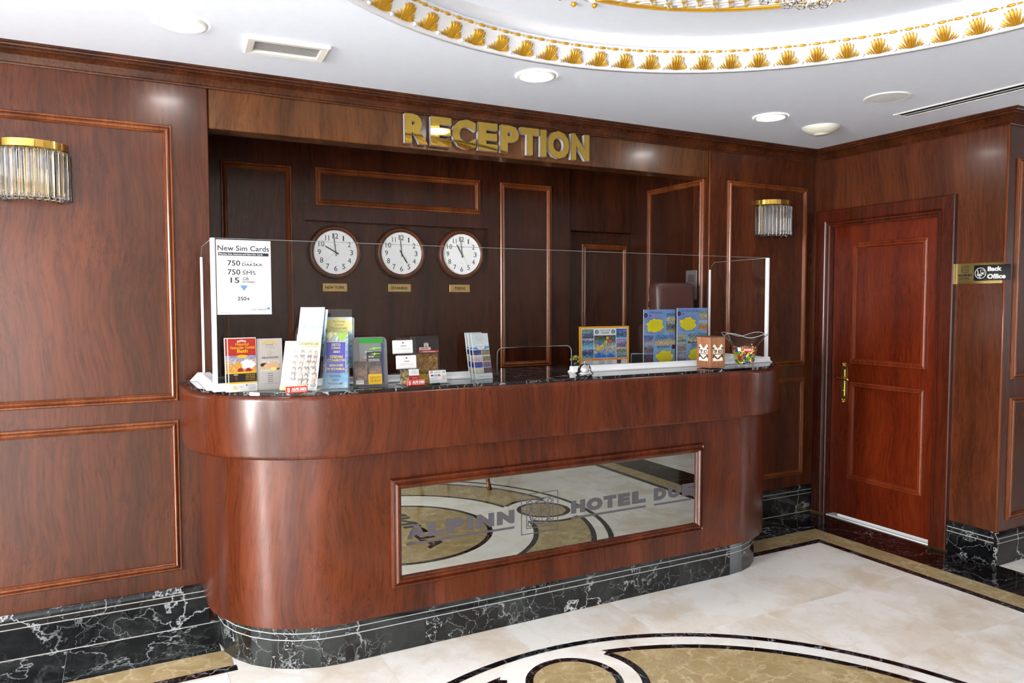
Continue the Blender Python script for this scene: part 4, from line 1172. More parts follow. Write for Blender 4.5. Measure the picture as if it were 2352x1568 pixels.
# spa leaflet
s = Sheet(.101, .208, (198, 192, 186))
s.poly([(.24, .90), (.34, .945), (.66, .945), (.78, .90), (.80, .875), (.70, .885), (.62, .915), (.38, .915), (.32, .885), (.22, .875)], (226, 188, 44))
s.text('SAUNA', .36, .865, .66, .895, (110, 104, 100)); s.text('MASAJ & HAMAM', .36, .838, .66, .850, (150, 146, 142)); s.text('BODY & SKIN CARE', .33, .810, .70, .823, (120, 116, 112))
for r, c in ((.11, (196, 150, 112)), (.095, (198, 192, 186)), (.055, (196, 150, 112)), (.040, (198, 192, 186))): s.poly([(.5, .765+r*.25), (.5+r, .715), (.5+r*.6, .715-r*.35), (.5, .715-r*.48), (.5-r*.6, .715-r*.35), (.5-r, .715)], c)
s.text('AQUA ROS SPA', .18, .60, .84, .648, (62, 58, 56), .01)
s.photo(.12, .36, .88, .57, [(190, 205, 205), (226, 190, 150), (220, 170, 120), (200, 215, 205)], 12, 8, 8, 18, ((.17, .62, .18, (34, 24, 44)), (.36, .55, .16, (228, 176, 130)), (.70, .70, .20, (226, 180, 140)), (.68, .22, .17, (240, 226, 130)), (.90, .2, .08, (90, 50, 40))))
for i, w in enumerate(('MASAJ', 'HAMAM', 'SAUNA', 'BUHAR', 'HAVUZ')): s.text(w, .40, .305-i*.04, .60, .328-i*.04, (120, 116, 114))
s.lines(.12, .115, .88, .128, 1, (170, 166, 162), fill=.7)
leaflet('spa_leaflet', s, 'grey spa leaflet with gold ribbon between the red and white leaflets', 'leaflet', (.152, -.632, ZT+.0006), .06, 4)

# tiered stand with the hairdresser leaflet
TY, TL = -.56, 19
bdir = Vector((sin(-TY), cos(-TY), 0)); rdir = Vector((cos(-TY), -sin(-TY), 0))
bdir = Vector((-sin(TY), cos(TY), 0)); rdir = Vector((cos(TY), sin(TY), 0))
c0 = Vector((.239, -.733, ZT))
stand = thing('leaflet_stand', 'clear acrylic tiered stand holding the hairdresser and white leaflets', 'leaflet stand', c0, (0, 0, TY))
def acr(parent, boxes, name='acrylic_panel'):
    for b, rx in boxes:
        o = MB().box(*b).build(name, ACRYL, parent); o.rotation_euler = (rx, 0, 0)
LN = math.radians(TL)
acr(stand, [((-.052, .085, -.015, .05, 0, .002), 0)])
for i, (bk, zz) in enumerate(((.004, .002), (.026, .030), (.048, .075), (.070, .135))):
    MB().add([(-.050, bk+.012, zz), (.083, bk+.012, zz), (.083, bk+.012+.12*sin(LN), zz+.12*cos(LN)), (-.050, bk+.012+.12*sin(LN), zz+.12*cos(LN))], [(0, 1, 2, 3)]).build('acrylic_panel', ACRYL, stand, recalc=False)
for x in (-.052, .085):
    MB().add([(x, .022, 0), (x, .050, 0), (x, .110, .20), (x, .092, .20)], [(0, 1, 2, 3)]).build('acrylic_panel', ACRYL, stand, recalc=False)
s = Sheet(.150, .205, (250, 249, 244))
s.rect(0, .86, 1, 1, (250, 226, 160)); s.poly([(0, .86), (.55, .86), (.35, 1), (0, 1)], (250, 248, 240))
s.text('COIFFEUR', .38, .915, .94, .965, (120, 110, 96), .03); s.text('men &', .38, .870, .58, .900, (170, 190, 200), .02); s.text('women', .60, .870, .93, .895, (226, 150, 160), .03)
s.photo(.03, .11, .99, .85, [(236, 236, 232), (226, 222, 214), (232, 226, 218), (236, 234, 228)], 10, 12, 4, 14)
rr_ = random.Random(12)
for row in range(6):
    for cc in range(5):
        u, v = .14+cc*.185+rr_.uniform(-.03, .03), .76-row*.118+rr_.uniform(-.01, .01); k_ = .3+.45*(u-.05)
        if u+v*.4 < .42: continue
        hair = tuple(int(225-(225-x)*k_) for x in rr_.choice(((40, 36, 40), (70, 50, 40), (150, 110, 60), (90, 70, 60)))); skin = tuple(int(235-(235-x)*k_) for x in rr_.choice(((206, 150, 116), (214, 166, 134), (190, 136, 104)))); top = tuple(int(230-(230-x)*k_) for x in rr_.choice(((80, 96, 90), (60, 60, 80), (170, 120, 110), (120, 120, 130))))
        s.blob(u, v-.060, .075, .030, top, seed=row*5+cc); s.blob(u, v+.010, .052, .046, hair, seed=row*5+cc+40); s.blob(u, v-.010, .038, .038, skin, seed=row*5+cc+80)
s.rect(0, 0, .66, .10, (250, 232, 170)); s.lines(.04, .02, .6, .08, 2, (236, 206, 110), seed=4)
leaflet('hairdresser_leaflet', s, 'hairdresser leaflet with rows of portraits at the front of the clear stand', 'leaflet', c0+bdir*.002+Vector((0, 0, .003)), TY, TL)
for i, (bk, zz, lb, pal) in enumerate(((.024, .027, 'white leaflet in the tier right behind the hairdresser leaflet', [(240, 243, 248), (214, 222, 234), (150, 172, 206)]),
                                  (.046, .072, 'white leaflet in the middle tier behind the hairdresser leaflet', [(244, 246, 250), (240, 243, 248), (206, 216, 232)]),
                                  (.068, .137, 'tall white leaflet in the top tier behind the hairdresser leaflet', [(250, 250, 252), (238, 241, 248), (170, 190, 226)]))):
    s = Sheet(.103, .208, (250, 250, 252)); s.photo(0, .55, 1, .995, pal, 8, 10, 3+i, 6); s.rect(0, 0, .012, 1, (190, 196, 208)); s.rect(0, .992, 1, 1, (206, 212, 222))
    if i == 2: s.lines(.35, .80, .85, .82, 1, (206, 210, 220)); s.rect(0, .66, 1, .69, (214, 224, 240))
    if i == 0: s.blob(.42, .86, .22, .06, (200, 208, 224), j=.2); s.blob(.8, .88, .12, .04, (206, 214, 228), j=.2)
    leaflet('white_leaflet', s, lb, 'leaflet', c0+bdir*bk+rdir*.018+Vector((0, 0, zz)), TY, TL, group='white leaflets in the clear stand')
    if i == 2:
        s = Sheet(.103, .200, (210, 222, 236)); s.photo(.0, .0, 1, .98, [(214, 226, 240), (170, 190, 210), (60, 110, 120), (90, 120, 130)], 8, 12, 9, 30)
        leaflet('picture_leaflet', s, 'blue picture leaflet showing beside the tall white leaflet', 'leaflet', c0+bdir*(bk+.006)+rdir*.030+Vector((0, 0, zz-.002)), TY, TL)
# red shop sign blocks
def redsign(x, y, yaw, lb):
    t = thing('red_sign_block', lb, 'sign', (x, y, ZT+.0005), (0, 0, yaw), group='small red sign blocks')
    MB().box(-.042, .042, -.006, .006, 0, .026, ch=.002).build('block', plain('red_acrylic', (176, 52, 38), .25), t)
    m = MB(); mp = XZ(-.0061); solid_text(m, 'ALPE DERI', -.020, .010, .036, .021, None, .0003, mp, .05)
    m.add([mp(-.020, .006, .0003), mp(.036, .006, .0003), mp(.036, .0075, .0003), mp(-.020, .0075, .0003)], [(0, 1, 2, 3)])
    for c in ((-.031, .0085), (-.031, .0165)): m.lathe([(.002, -.0003), (.0045, -.0003)], 16, (c[0], -.0061, c[1]), axis='y', sm=False)
    m.build('lettering', PAPER, t, recalc=False)
redsign(.222, -.790, -.03, 'small red sign block in front of the hairdresser leaflet')

# beach leaflets in a stand
T2, L2 = -.34, 13
b2 = Vector((-sin(T2), cos(T2), 0)); c2 = Vector((.392, -.722, ZT))
st2 = thing('leaflet_stand', 'clear acrylic stand holding the blue and yellow excursion leaflets', 'leaflet stand', c2, (0, 0, T2))
MB().box(-.058, .058, -.018, .10, 0, .002).build('acrylic_panel', ACRYL, st2)
MB().add([(-.058, -.010, .002), (.058, -.010, .002), (.058, .018, .11), (-.058, .018, .11)], [(0, 1, 2, 3)]).build('acrylic_panel', ACRYL, st2, recalc=False)
for x in (-.058, .058): MB().add([(x, -.010, 0), (x, .09, 0), (x, .12, .16), (x, .02, .12)], [(0, 1, 2, 3)]).build('acrylic_panel', ACRYL, st2, recalc=False)
MB().add([(-.062, .086, .12), (.062, .086, .12), (.062, .118, .325), (-.062, .118, .325)], [(0, 1, 2, 3)]).build('acrylic_panel', ACRYL, st2, recalc=False)
def beach():
    s = Sheet(.101, .232, (150, 190, 216))
    s.photo(0, .26, 1, 1, [(190, 200, 120), (150, 170, 210), (110, 120, 200), (90, 110, 190), (90, 150, 110)], 9, 14, 6, 35, ((.75, .95, .18, (150, 190, 80)), (.25, .95, .12, (226, 230, 170))))
    s.photo(0, 0, 1, .26, [(90, 150, 200), (130, 180, 215), (180, 215, 232)], 4, 5, 3, 4)
    s.rect(.12, .27, .90, .83, (70, 66, 176)); 
    for a in ((.10, .27, .115, .83), (.90, .27, .915, .83), (.10, .825, .915, .832)): s.rect(*a, (246, 236, 140))
    s.text('ЛЕТО', .33, .745, .69, .80, (246, 232, 130), .02); s.text('SUMMER', .33, .70, .70, .732, (246, 232, 130), .01); s.text('2021', .40, .63, .67, .67, (246, 240, 190), .02)
    s.text('ПЛЯЖЫ', .28, .535, .78, .585, (250, 226, 60), .03); s.text('СТАМБУЛА', .17, .475, .88, .522, (250, 226, 60), .03)
    s.text('BEACHES', .26, .385, .80, .425, (250, 226, 60), .02); s.text('OF ISTANBUL', .13, .32, .88, .36, (250, 226, 60), .02)
    s.text('Выбери', .28, .190, .70, .235, (24, 40, 70), .005); s.text('Свою', .34, .130, .64, .170, (24, 40, 70), .005); s.text('Экскурсию', .17, .050, .80, .105, (24, 40, 70), .005)
    s.lines(.05, .022, .30, .032, 1, (50, 70, 110)); return s
leaflet('beach_leaflet', beach(), 'blue summer beaches leaflet at the front of its clear stand', 'leaflet', c2+Vector((0, 0, .003)), T2, L2, group='summer beaches leaflets')
leaflet('beach_leaflet', beach(), 'blue summer beaches leaflet just behind its front copy', 'leaflet', c2+b2*.012+Vector((.004, 0, .006)), T2, L2, group='summer beaches leaflets')
def excur():
    s = Sheet(.104, .215, (214, 230, 236)); s.photo(0, 0, 1, .66, [(190, 214, 224), (120, 170, 190), (80, 120, 150), (70, 130, 110)], 8, 10, 12, 25)
    s.blob(.45, .83, .54, .15, (248, 240, 150), j=.05); s.text('Выбери', .24, .885, .70, .935, (170, 150, 70)); s.text('Свою', .32, .825, .66, .870, (170, 150, 70)); s.text('Экскурсию', .12, .745, .80, .81, (170, 150, 70)); return s
leaflet('excursion_leaflet', excur(), 'pale yellow and blue excursion leaflet in the back tier of the stand', 'leaflet', c2+b2*.060+Vector((.012, 0, .082)), T2, L2, group='excursion leaflets')
leaflet('excursion_leaflet', excur(), 'pale excursion leaflet hidden mostly behind the one in the back tier', 'leaflet', c2+b2*.067+Vector((.020, 0, .078)), T2, L2, group='excursion leaflets')

# transfer company board
t = thing('leaflet_board', 'dark grey rounded board with tour leaflets and a yellow booking label', 'leaflet board', (.548, -.700, ZT), (0, 0, -.10))
AB = math.radians(7)
def tilt(a, b, h): return (a, -h*cos(AB)+b*sin(AB), b*cos(AB)+h*sin(AB))
MB().prism([(-.073, 0), (.073, 0)]+rrect(-.073, .1, .073, .208, .02)[:12], 0, .004, tilt).build('board', plain('board_grey', (96, 98, 100), .35), t)
MB().box(-.06, .06, -.03, .03, 0, .003).build('foot', plain('board_grey2', (80, 82, 84), .35), t)
s = Sheet(.100, .185, (126, 128, 128)); s.rect(0, .88, 1, 1, (40, 150, 50)); s.rect(.93, .0, 1, .88, (60, 70, 130)); s.photo(.0, .25, .55, .55, [(130, 126, 124), (150, 110, 96), (150, 104, 86)], 5, 5, 2, 8)
s.poly([(.42, .755), (.58, .775), (.62, .80), (.66, .78), (.92, .785), (.94, .765), (.66, .750), (.62, .72), (.60, .75), (.44, .735)], (130, 220, 50)); s.text('BEYSER', .25, .665, .57, .70, (236, 236, 236), .02); s.text('TOURS', .60, .665, .90, .695, (126, 170, 90))
s.lines(.25, .62, .90, .65, 1, (170, 172, 172), fill=.2); s.lines(.14, .53, .88, .60, 2, (214, 216, 216), seed=3)
o = s.build('grey_leaflet', t); o.location = tilt(.004, .018, .010); o.rotation_euler = (-AB, 0, 0)
s = Sheet(.114, .100, (104, 96, 92)); s.photo(0, 0, 1, 1, [(70, 68, 70), (104, 92, 86), (150, 120, 100), (96, 88, 84), (112, 104, 98)], 9, 8, 4, 8)
s.poly([(.46, .35), (.46, .7), (.50, .82), (.54, .7), (.54, .35)], (70, 66, 66)); s.rect(.5, .04, 1, .46, (236, 186, 20)); s.text('REZERVASYON', .56, .27, .96, .37, (110, 90, 20)); s.text('0531 505 33 34', .56, .13, .96, .24, (110, 90, 20))
s.rect(.04, .05, .32, .22, (236, 230, 222)); s.text('TÜRSAB', .06, .13, .30, .19, (170, 50, 60), .02); s.lines(.06, .25, .3, .31, 2, (200, 196, 190)); 
o = s.build('city_view_leaflet', t); o.location = tilt(-.012, .004, .016); o.rotation_euler = (-AB, 0, 0)
s = Sheet(.062, .044, (58, 58, 62)); s.poly([(.25, .80), (.50, .84), (.55, .95), (.62, .84), (.93, .84), (.95, .78), (.60, .76), (.55, .62), (.50, .75)], (150, 220, 40)); s.text('BEYSER', .14, .48, .52, .62, (236, 236, 236), .02); s.text('TOURS', .55, .48, .92, .60, (120, 160, 60)); s.lines(.08, .08, .92, .36, 2, (226, 226, 226), seed=5)
o = s.build('black_card', t); o.location = tilt(.014, .100, .016); o.rotation_euler = (-AB, 0, 0)

# business card tower
t = thing('card_tower', 'small tower of stacked white hotel cards in clear pockets', 'card holder', (.715, -.700, ZT), (0, 0, -.02))
MB().box(-.046, .046, -.035, .045, 0, .003).build('acrylic_base', ACRYL, t)
MB().add([(-.046, .0, .003), (.046, .0, .003), (.046, .035, .20), (-.046, .035, .20)], [(0, 1, 2, 3)]).build('acrylic_back', ACRYL, t, recalc=False)
def hotelcard():
    s = Sheet(.086, .056, (248, 248, 248)); s.blob(.5, .80, .055, .085, (110, 104, 108), j=.05, n=4); s.text('ALPINN', .36, .52, .66, .59, (70, 72, 84), .04); s.lines(.14, .24, .88, .40, 2, (206, 208, 210), seed=2); s.lines(.42, .44, .6, .48, 1, (200, 200, 204)); return s
for i, (x, y, z) in enumerate(((-.022, -.002, .135), (-.012, -.018, .070))):
    for k_ in range(3):
        MB().box(-.043, .043, -.0008, .0008, 0, .056).build('hotel_card', PAPER, t, (x-.001*k_, y+.003*k_+.002, z-.001*k_), (-.12, 0, 0))
    hotelcard().build('card_print', t, (x, y, z)).rotation_euler = (-.12, 0, 0)
    MB().box(x-.046, x+.046, y-.006, y-.004, z-.006, z+.006).build('acrylic_pocket', ACRYL, t)
s = Sheet(.086, .064, (110, 96, 70)); s.photo(0, 0, 1, 1, [(70, 60, 60), (150, 140, 90), (120, 100, 60), (226, 210, 170)], 8, 6, 11, 45); s.rect(.46, .55, .98, .98, (240, 240, 240)); s.lines(.55, .65, .9, .9, 3, (190, 190, 196)); s.rect(.46, .28, .98, .55, (176, 30, 38)); s.lines(.55, .36, .95, .42, 1, (236, 226, 226))
o = s.build('picture_card', t, (-.002, -.030, .004)); o.rotation_euler = (-.12, 0, 0)
redsign(.722, -.775, .06, 'small red sign block at the foot of the card tower')
# dark food brochure
s = Sheet(.128, .205, (40, 32, 30)); s.rect(0, .93, 1, 1, (24, 22, 22)); s.photo(.04, .18, .94, .62, FOOD, 12, 10, 5, 34)
s.photo(.1, 0, .7, .18, [(190, 150, 40), (206, 166, 40)], 5, 3, 2, 10); s.rect(.28, .69, .70, .755, (226, 190, 186)); s.rect(.26, .635, .98, .68, (190, 60, 56)); s.lines(.32, .645, .95, .67, 1, (240, 214, 210), fill=.5); s.lines(.32, .71, .66, .735, 1, (170, 60, 60), fill=.5)
for i in range(3): s.blob(.48+i*.06, .80+.01*(i % 2), .022, .05, (232, 230, 226), j=.05, seed=i)
leaflet('food_brochure', s, 'dark food brochure with a dish of browned meat behind the card tower', 'brochure', (.812, -.665, ZT+.0006), -.04, 6)
MB()
# clear card holder with flags
t = thing('card_holder', 'clear plastic holder with a white card showing small flags', 'card holder', (.835, -.745, ZT), (0, 0, .14))
m = MB(); m.box(-.055, .055, -.022, .03, 0, .004); m.box(-.055, .055, -.024, -.020, .004, .02); m.box(-.057, -.053, -.022, .025, .004, .035); m.box(.053, .057, -.022, .025, .004, .035); m.build('clear_tray', ACRYL, t)
m = MB(); m.prism(rrect(-.052, .004, .052, .062, .018), 0, .003, lambda a, b, h: (a, .026-h+.15*b, b)); m.build('clear_back', ACRYL, t)
s = Sheet(.084, .054, (248, 248, 248)); s.rect(.06, .78, .20, .94, (206, 40, 44)); s.disc(.12, .86, .035, (248, 248, 248)); s.lines(.23, .80, .74, .90, 1, (176, 186, 196), fill=.6); s.rect(.78, .86, .95, .92, (110, 170, 200)); s.rect(.78, .78, .95, .83, (110, 180, 130))
s.rect(.08, .55, .24, .66, (60, 60, 130)); s.rect(.28, .52, .44, .68, (90, 170, 220)); s.disc(.36, .60, .03, (244, 244, 250)); s.rect(.48, .52, .64, .68, (206, 60, 40)); s.disc(.56, .60, .03, (246, 200, 50)); s.blob(.82, .42, .12, .20, (226, 206, 214), j=.1)
s.lines(.06, .10, .62, .46, 4, (206, 206, 216), centre=False, seed=4)
MB().box(-.042, .042, -.0006, .0006, 0, .054).build('card', PAPER, t, (-.006, -.0145, .006), (-.22, 0, 0))
o = s.build('card_print', t, (-.006, -.0155, .006)); o.rotation_euler = (-.22, 0, 0)

# boat tour leaflets
def bosph():
    s = Sheet(.101, .212, (226, 236, 240)); s.photo(0, .70, 1, 1, [(220, 234, 240), (232, 240, 244)], 2, 2, 1, 2)
    for i, (w, a, b) in enumerate((('ВАШИ ЭКСКУРСИИ', .26, .68), ('ПУТЕШЕСТВИЕ ПО', .18, .76), ('СТАМБУЛУ', .30, .66))): s.text(w, a, .925-i*.045, b, .95-i*.045, (170, 176, 182))
    s.poly([(0, .68), (.3, .72), (.7, .72), (1, .71), (1, .675), (.75, .645), (.5, .635), (.25, .645), (0, .67)], (84, 170, 226))
    pals = (NIGHT, [(130, 110, 90), (160, 140, 110), (110, 96, 76)], [(200, 206, 216), (190, 180, 180), (206, 176, 160)], [(176, 160, 120), (110, 110, 110), (150, 130, 90)], [(60, 60, 150), (70, 70, 150), (60, 70, 140)], [(190, 110, 100), (110, 100, 130), (90, 100, 150)], [(180, 200, 214), (226, 216, 190), (200, 170, 120)], [(110, 80, 60), (90, 66, 56), (100, 70, 60)])
    k = 0
    for r in range(4):
        for c in range(2): s.photo(.02+c*.50, .515-r*.13 if r else .525, .49+c*.50, .635-r*.13, pals[k], 7, 5, 20+k, 26); k += 1
    s.blob(.5, .70, .23, .062, (246, 248, 250), j=.01); s.text('БОСФОР', .34, .70, .66, .725, (160, 170, 180)); s.text('ТУРЫ', .40, .665, .60, .690, (160, 170, 180))
    s.rect(0, 0, 1, .115, (224, 236, 238)); s.text('ЭКСКУРСИИ ПО СТАМБУЛУ', .16, .045, .86, .066, (120, 136, 150)); return s
for i, lb in enumerate(('pale blue boat tour leaflet left of the pass-through, front copy', 'pale blue boat tour leaflet second in its stack by the pass-through', 'pale blue boat tour leaflet at the back of its stack by the pass-through')):
    leaflet('boat_tour_leaflet', bosph(), lb, 'leaflet', (1.095-.010*i, -.668+.012*i, ZT+.0006+(.004 if i == 2 else 0)), .26, 10, .002, 'boat tour leaflets')

# bell
t = thing('service_bell', 'chrome service bell on the counter below the pass-through', 'bell', (1.60, -.735, ZT))
MB().lathe([(0, .004), (.043, .004), (.045, .008), (.043, .013), (.036, .018), (.034, .022), (0, .022)], 32).build('base', CHROME, t)
MB().lathe([(.033, .022), (.034, .026), (.031, .038), (.024, .048), (.012, .054), (0, .055)], 32).build('dome', CHROME, t)
MB().lathe([(0, .052), (.003, .052), (.003, .062), (.006, .062), (.006, .066), (0, .067)], 16).build('button', CHROME, t)
for i in range(3): MB().lathe([(0, 0), (.006, 0), (.006, .006), (0, .006)], 10, (.035*cos(i*2.1), .035*sin(i*2.1), 0)).build('foot', BLACK, t)

# water park sign behind the glass
s = Sheet(.328, .220, (232, 166, 24)); s.rect(.035, .03, .965, .955, (236, 238, 242))
WP = ([(90, 130, 90), (120, 150, 160), (50, 70, 130), (90, 90, 60)], [(170, 170, 220), (50, 70, 110), (110, 190, 220), (120, 190, 215)], [(160, 160, 210), (50, 60, 110), (60, 90, 140), (110, 200, 190)], [(50, 70, 170), (90, 120, 180), (40, 60, 80), (70, 160, 210)], [(140, 140, 210), (150, 150, 200), (110, 70, 90), (110, 130, 150)], [(190, 180, 150), (80, 100, 80), (150, 180, 200), (60, 80, 110)])
for i in range(3): s.photo(.045, .70-i*.245, .275, .945-i*.245-.012, WP[i], 9, 7, 30+i, 40); s.photo(.735, .70-i*.245, .955, .945-i*.245-.012, WP[3+i], 9, 7, 40+i, 40)
s.photo(.285, .215, .725, .775, [(50, 60, 40), (70, 90, 90), (150, 170, 170), (190, 180, 150), (120, 150, 190), (40, 120, 210)], 16, 14, 9, 50, ((.62, .88, .06, (240, 200, 30)), (.55, .70, .06, (240, 196, 30)), (.72, .74, .07, (220, 80, 40)), (.40, .52, .07, (240, 200, 40)), (.18, .42, .09, (236, 200, 40)), (.26, .62, .08, (60, 110, 180)), (.22, .10, .12, (20, 110, 220)), (.45, .06, .10, (20, 110, 220)), (.75, .10, .10, (20, 110, 220))))
s.text('AQUA CLUB', .40, .875, .61, .92, (100, 104, 130), .015); s.text('DOLPHIN', .43, .815, .59, .86, (100, 104, 130), .015); s.blob(.34, .865, .045, .055, (120, 150, 166), j=.2); s.blob(.67, .865, .045, .055, (120, 150, 166), j=.2)
s.rect(.035, .155, .965, .205, (232, 150, 24)); s.text('PRICE LIST', .10, .167, .23, .193, (250, 220, 150)); s.text('INCLUDES', .45, .167, .56, .193, (250, 220, 150)); s.lines(.745, .165, .95, .195, 1, (250, 226, 160))
s.lines(.06, .04, .26, .15, 3, (150, 150, 150), seed=2); s.lines(.36, .05, .50, .15, 3, (140, 140, 140), seed=3); s.lines(.54, .05, .66, .15, 3, (140, 140, 140), seed=4); s.rect(.745, .06, .83, .15, (24, 22, 16)); s.lines(.765, .08, .81, .13, 2, (190, 150, 40)); s.text('TÜRSAB', .86, .115, .94, .135, (200, 40, 50), .02)
leaflet('water_park_sign', s, 'yellow framed water park sign standing behind the glass', 'sign', (1.976, -.365, ZT), 0, 1, .006, edge=plain('yellow_board', (226, 160, 24), .4))
# beach posters
def poster(title, title2, seed, flip):
    s = Sheet(.228, .310, (126, 164, 214)); s.photo(0, 0, 1, 1, [(120, 150, 214), (120, 160, 214), (140, 186, 220), (128, 170, 216)], 4, 6, seed, 5)
    s.text(title, .12 if flip else .16, .925, .78 if flip else .60, .962, (44, 44, 84), .01); s.disc(.06, .895, .06, (40, 34, 96)); s.lines(.03, .88, .09, .91, 1, (206, 80, 120)); s.lines(.16, .87, .5, .90, 1, (170, 130, 190)); s.rect(.17, .875, .22, .90, (60, 50, 90))
    s.lines(.06, .56, .66, .86, 11, (104, 124, 176), seed=seed); s.blob(.36, .70, .27, .125, (242, 226, 0), j=.2, seed=seed); s.lines(.14, .60, .62, .80, 8, (196, 184, 20), seed=seed+2, fill=.25)
    s.photo(.71, .78, 1, .93, BEACH if not flip else [(110, 120, 70), (190, 186, 170), (150, 130, 110)], 8, 6, seed+3, 30); s.photo(.71, .58, 1, .765, [(190, 206, 216), (70, 80, 60), (90, 120, 140), (206, 170, 90)] if not flip else [(170, 200, 220), (160, 170, 170), (170, 110, 50), (200, 170, 110)], 8, 7, seed+4, 26)
    pl3 = ([(80, 96, 170), (90, 110, 170), (206, 186, 160)], [(170, 176, 206), (80, 70, 80), (130, 120, 120)], [(60, 50, 140), (110, 70, 60), (40, 36, 50)]) if not flip else ([(150, 170, 180), (190, 180, 160), (80, 110, 60)], [(180, 196, 216), (140, 120, 110), (170, 140, 130)], [(110, 110, 130), (180, 180, 190), (90, 84, 96)])
    for i in range(3): s.photo(.0 if not flip else .02, .37-i*.175, .30, .525-i*.175, pl3[i], 8, 6, seed+6+i, 26)
    s.photo(.35, .335, 1 if not flip else .98, .535, [(110, 140, 210), (60, 120, 170), (206, 180, 130), (210, 186, 150)] if not flip else [(120, 160, 220), (90, 120, 120), (226, 216, 190), (60, 50, 40)], 12, 8, seed+11, 34)
    s.text(title2, .42 if not flip else .48, .285, .84 if not flip else .92, .322, (44, 44, 84), .01); s.lines(.38, .255, .7, .275, 1, (110, 120, 180)); 
    s.lines(.38, .02, .96, .24, 9, (104, 124, 176), seed=seed+4); s.blob(.66, .12, .27, .12, (242, 226, 0), j=.2, seed=seed+7); s.lines(.42, .03, .90, .20, 8, (196, 184, 20), seed=seed+5, fill=.25)
    if not flip: s.disc(.94, .30, .06, (50, 34, 96))
    else: s.lines(.04, .012, .26, .034, 1, (90, 130, 190), fill=.6)
    return s
leaflet('beach_poster', poster('ПЛЯЖ КИЛЬОС', 'KILYOS BEACH', 51, False), 'blue beach poster next to the water park sign behind the glass', 'poster', (2.359, -.36, ZT), 0, 0, .004, 'blue beach posters')
leaflet('beach_poster', poster('VIP ПЛЯЖ SOLAR BEACH', 'SOLAR BEACH', 71, True), 'blue beach poster behind the tip box, the taller of two', 'poster', (2.580, -.385, ZT+.008), 0, 0, .004, 'blue beach posters')
MB().box(-.10, .10, 0, .03, -.008, 0).build('foot', BLACK, bpy.data.objects['beach_poster.001'])
# small things behind the glass
t = thing('card_terminal', 'small black device between the water park sign and the posters', 'terminal', (2.215, -.33, ZT))
MB().box(-.05, .05, -.02, .03, 0, .064, ch=.004).build('housing', BLACK, t); MB().box(-.045, .05, -.0215, -.0200, .058, .0615).build('bright_edge', plain('terminal_edge', (150, 156, 160), .2), t)
t = thing('flower_pot', 'small dark pot of yellow flowers left of the water park sign', 'plant', (1.795, -.35, ZT))
MB().lathe([(0, 0), (.016, 0), (.020, .028), (.018, .030), (0, .028)], 20).build('pot', BLACK, t)
m = MB(); r = random.Random(3)
for i in range(26): m.sphere((r.uniform(-.022, .022), r.uniform(-.02, .02), r.uniform(.032, .062)), r.uniform(.004, .008), 6, 4)
m.build('flowers', plain('dry_flowers', (150, 140, 70), .8), t)
t = thing('desk_router', 'small black box with coloured lights behind the left corner of the screen', 'router', (.010, -.44, ZT))
MB().box(-.05, .06, -.03, .03, 0, .045, ch=.004).build('housing', BLACK, t)
for i, c in enumerate(((226, 206, 40), (60, 170, 90), (70, 120, 190))): MB().box(-.02+i*.022, -.008+i*.022, -.0315, -.0300, .012, .018).build('light', plain('router_light%d' % i, c, .4), t)

# tip box
t = thing('tip_box', 'square wooden tip box with cut-out lettering on the counter', 'tip box', (2.4195, -.7165, ZT))
HB = .166
MB().box(-.052, .052, -.052, .052, .003, HB, ch=.001).build('box', TIPW, t); MB().box(-.054, .054, -.054, .054, HB, HB+.004, ch=.001).build('lid', TIPD, t); MB().box(-.025, .025, -.003, .003, HB+.004, HB+.0043).build('coin_slot', BLACK, t)
for nm, mp, mq in (('front_panel', lambda a, b, h: (a, -.0523-h, b), TIPW), ('side_panel', lambda a, b, h: (-.0523-h, -a, b), TIPW)):
    m = MB(); m.add([mp(-.034, .040, .0), mp(.034, .040, 0), mp(.034, .118, 0), mp(.026, .130, 0), mp(.018, .124, 0), mp(.010, .112, 0), mp(0, .106, 0), mp(-.010, .112, 0), mp(-.018, .124, 0), mp(-.026, .130, 0), mp(-.034, .118, 0)], [tuple(range(11))])
    io = m.build('ivory_inlay', IVORY, t, recalc=False)
    m = MB(); solid_text(m, 'TIP', -.032, .080, -.006, .100, None, .0004, mp, .05); solid_text(m, 'BOX', .002, .080, .034, .100, None, .0004, mp, .05)
    for q in ([(-.034, .078), (.034, .078), (.034, .074), (-.034, .074)], [(-.034, .074), (-.026, .074), (-.010, .062), (0, .054), (.010, .062), (.026, .074), (.034, .074), (.034, .068), (.022, .062), (.012, .052), (0, .044+.004), (-.012, .052), (-.022, .062), (-.034, .068)]): m.add([mp(a, b, .0004) for a, b in q], [tuple(range(len(q)))])
    for e in (-1, 1):
        for zz in (.066, .112): m.add([mp(e*(.030+.006*cos(2*pi*i/12)), zz-.004+.006*sin(2*pi*i/12), .0004) for i in range(12)], [tuple(range(12))])
    m.build('fretwork_lettering', TIPD, io, recalc=False)

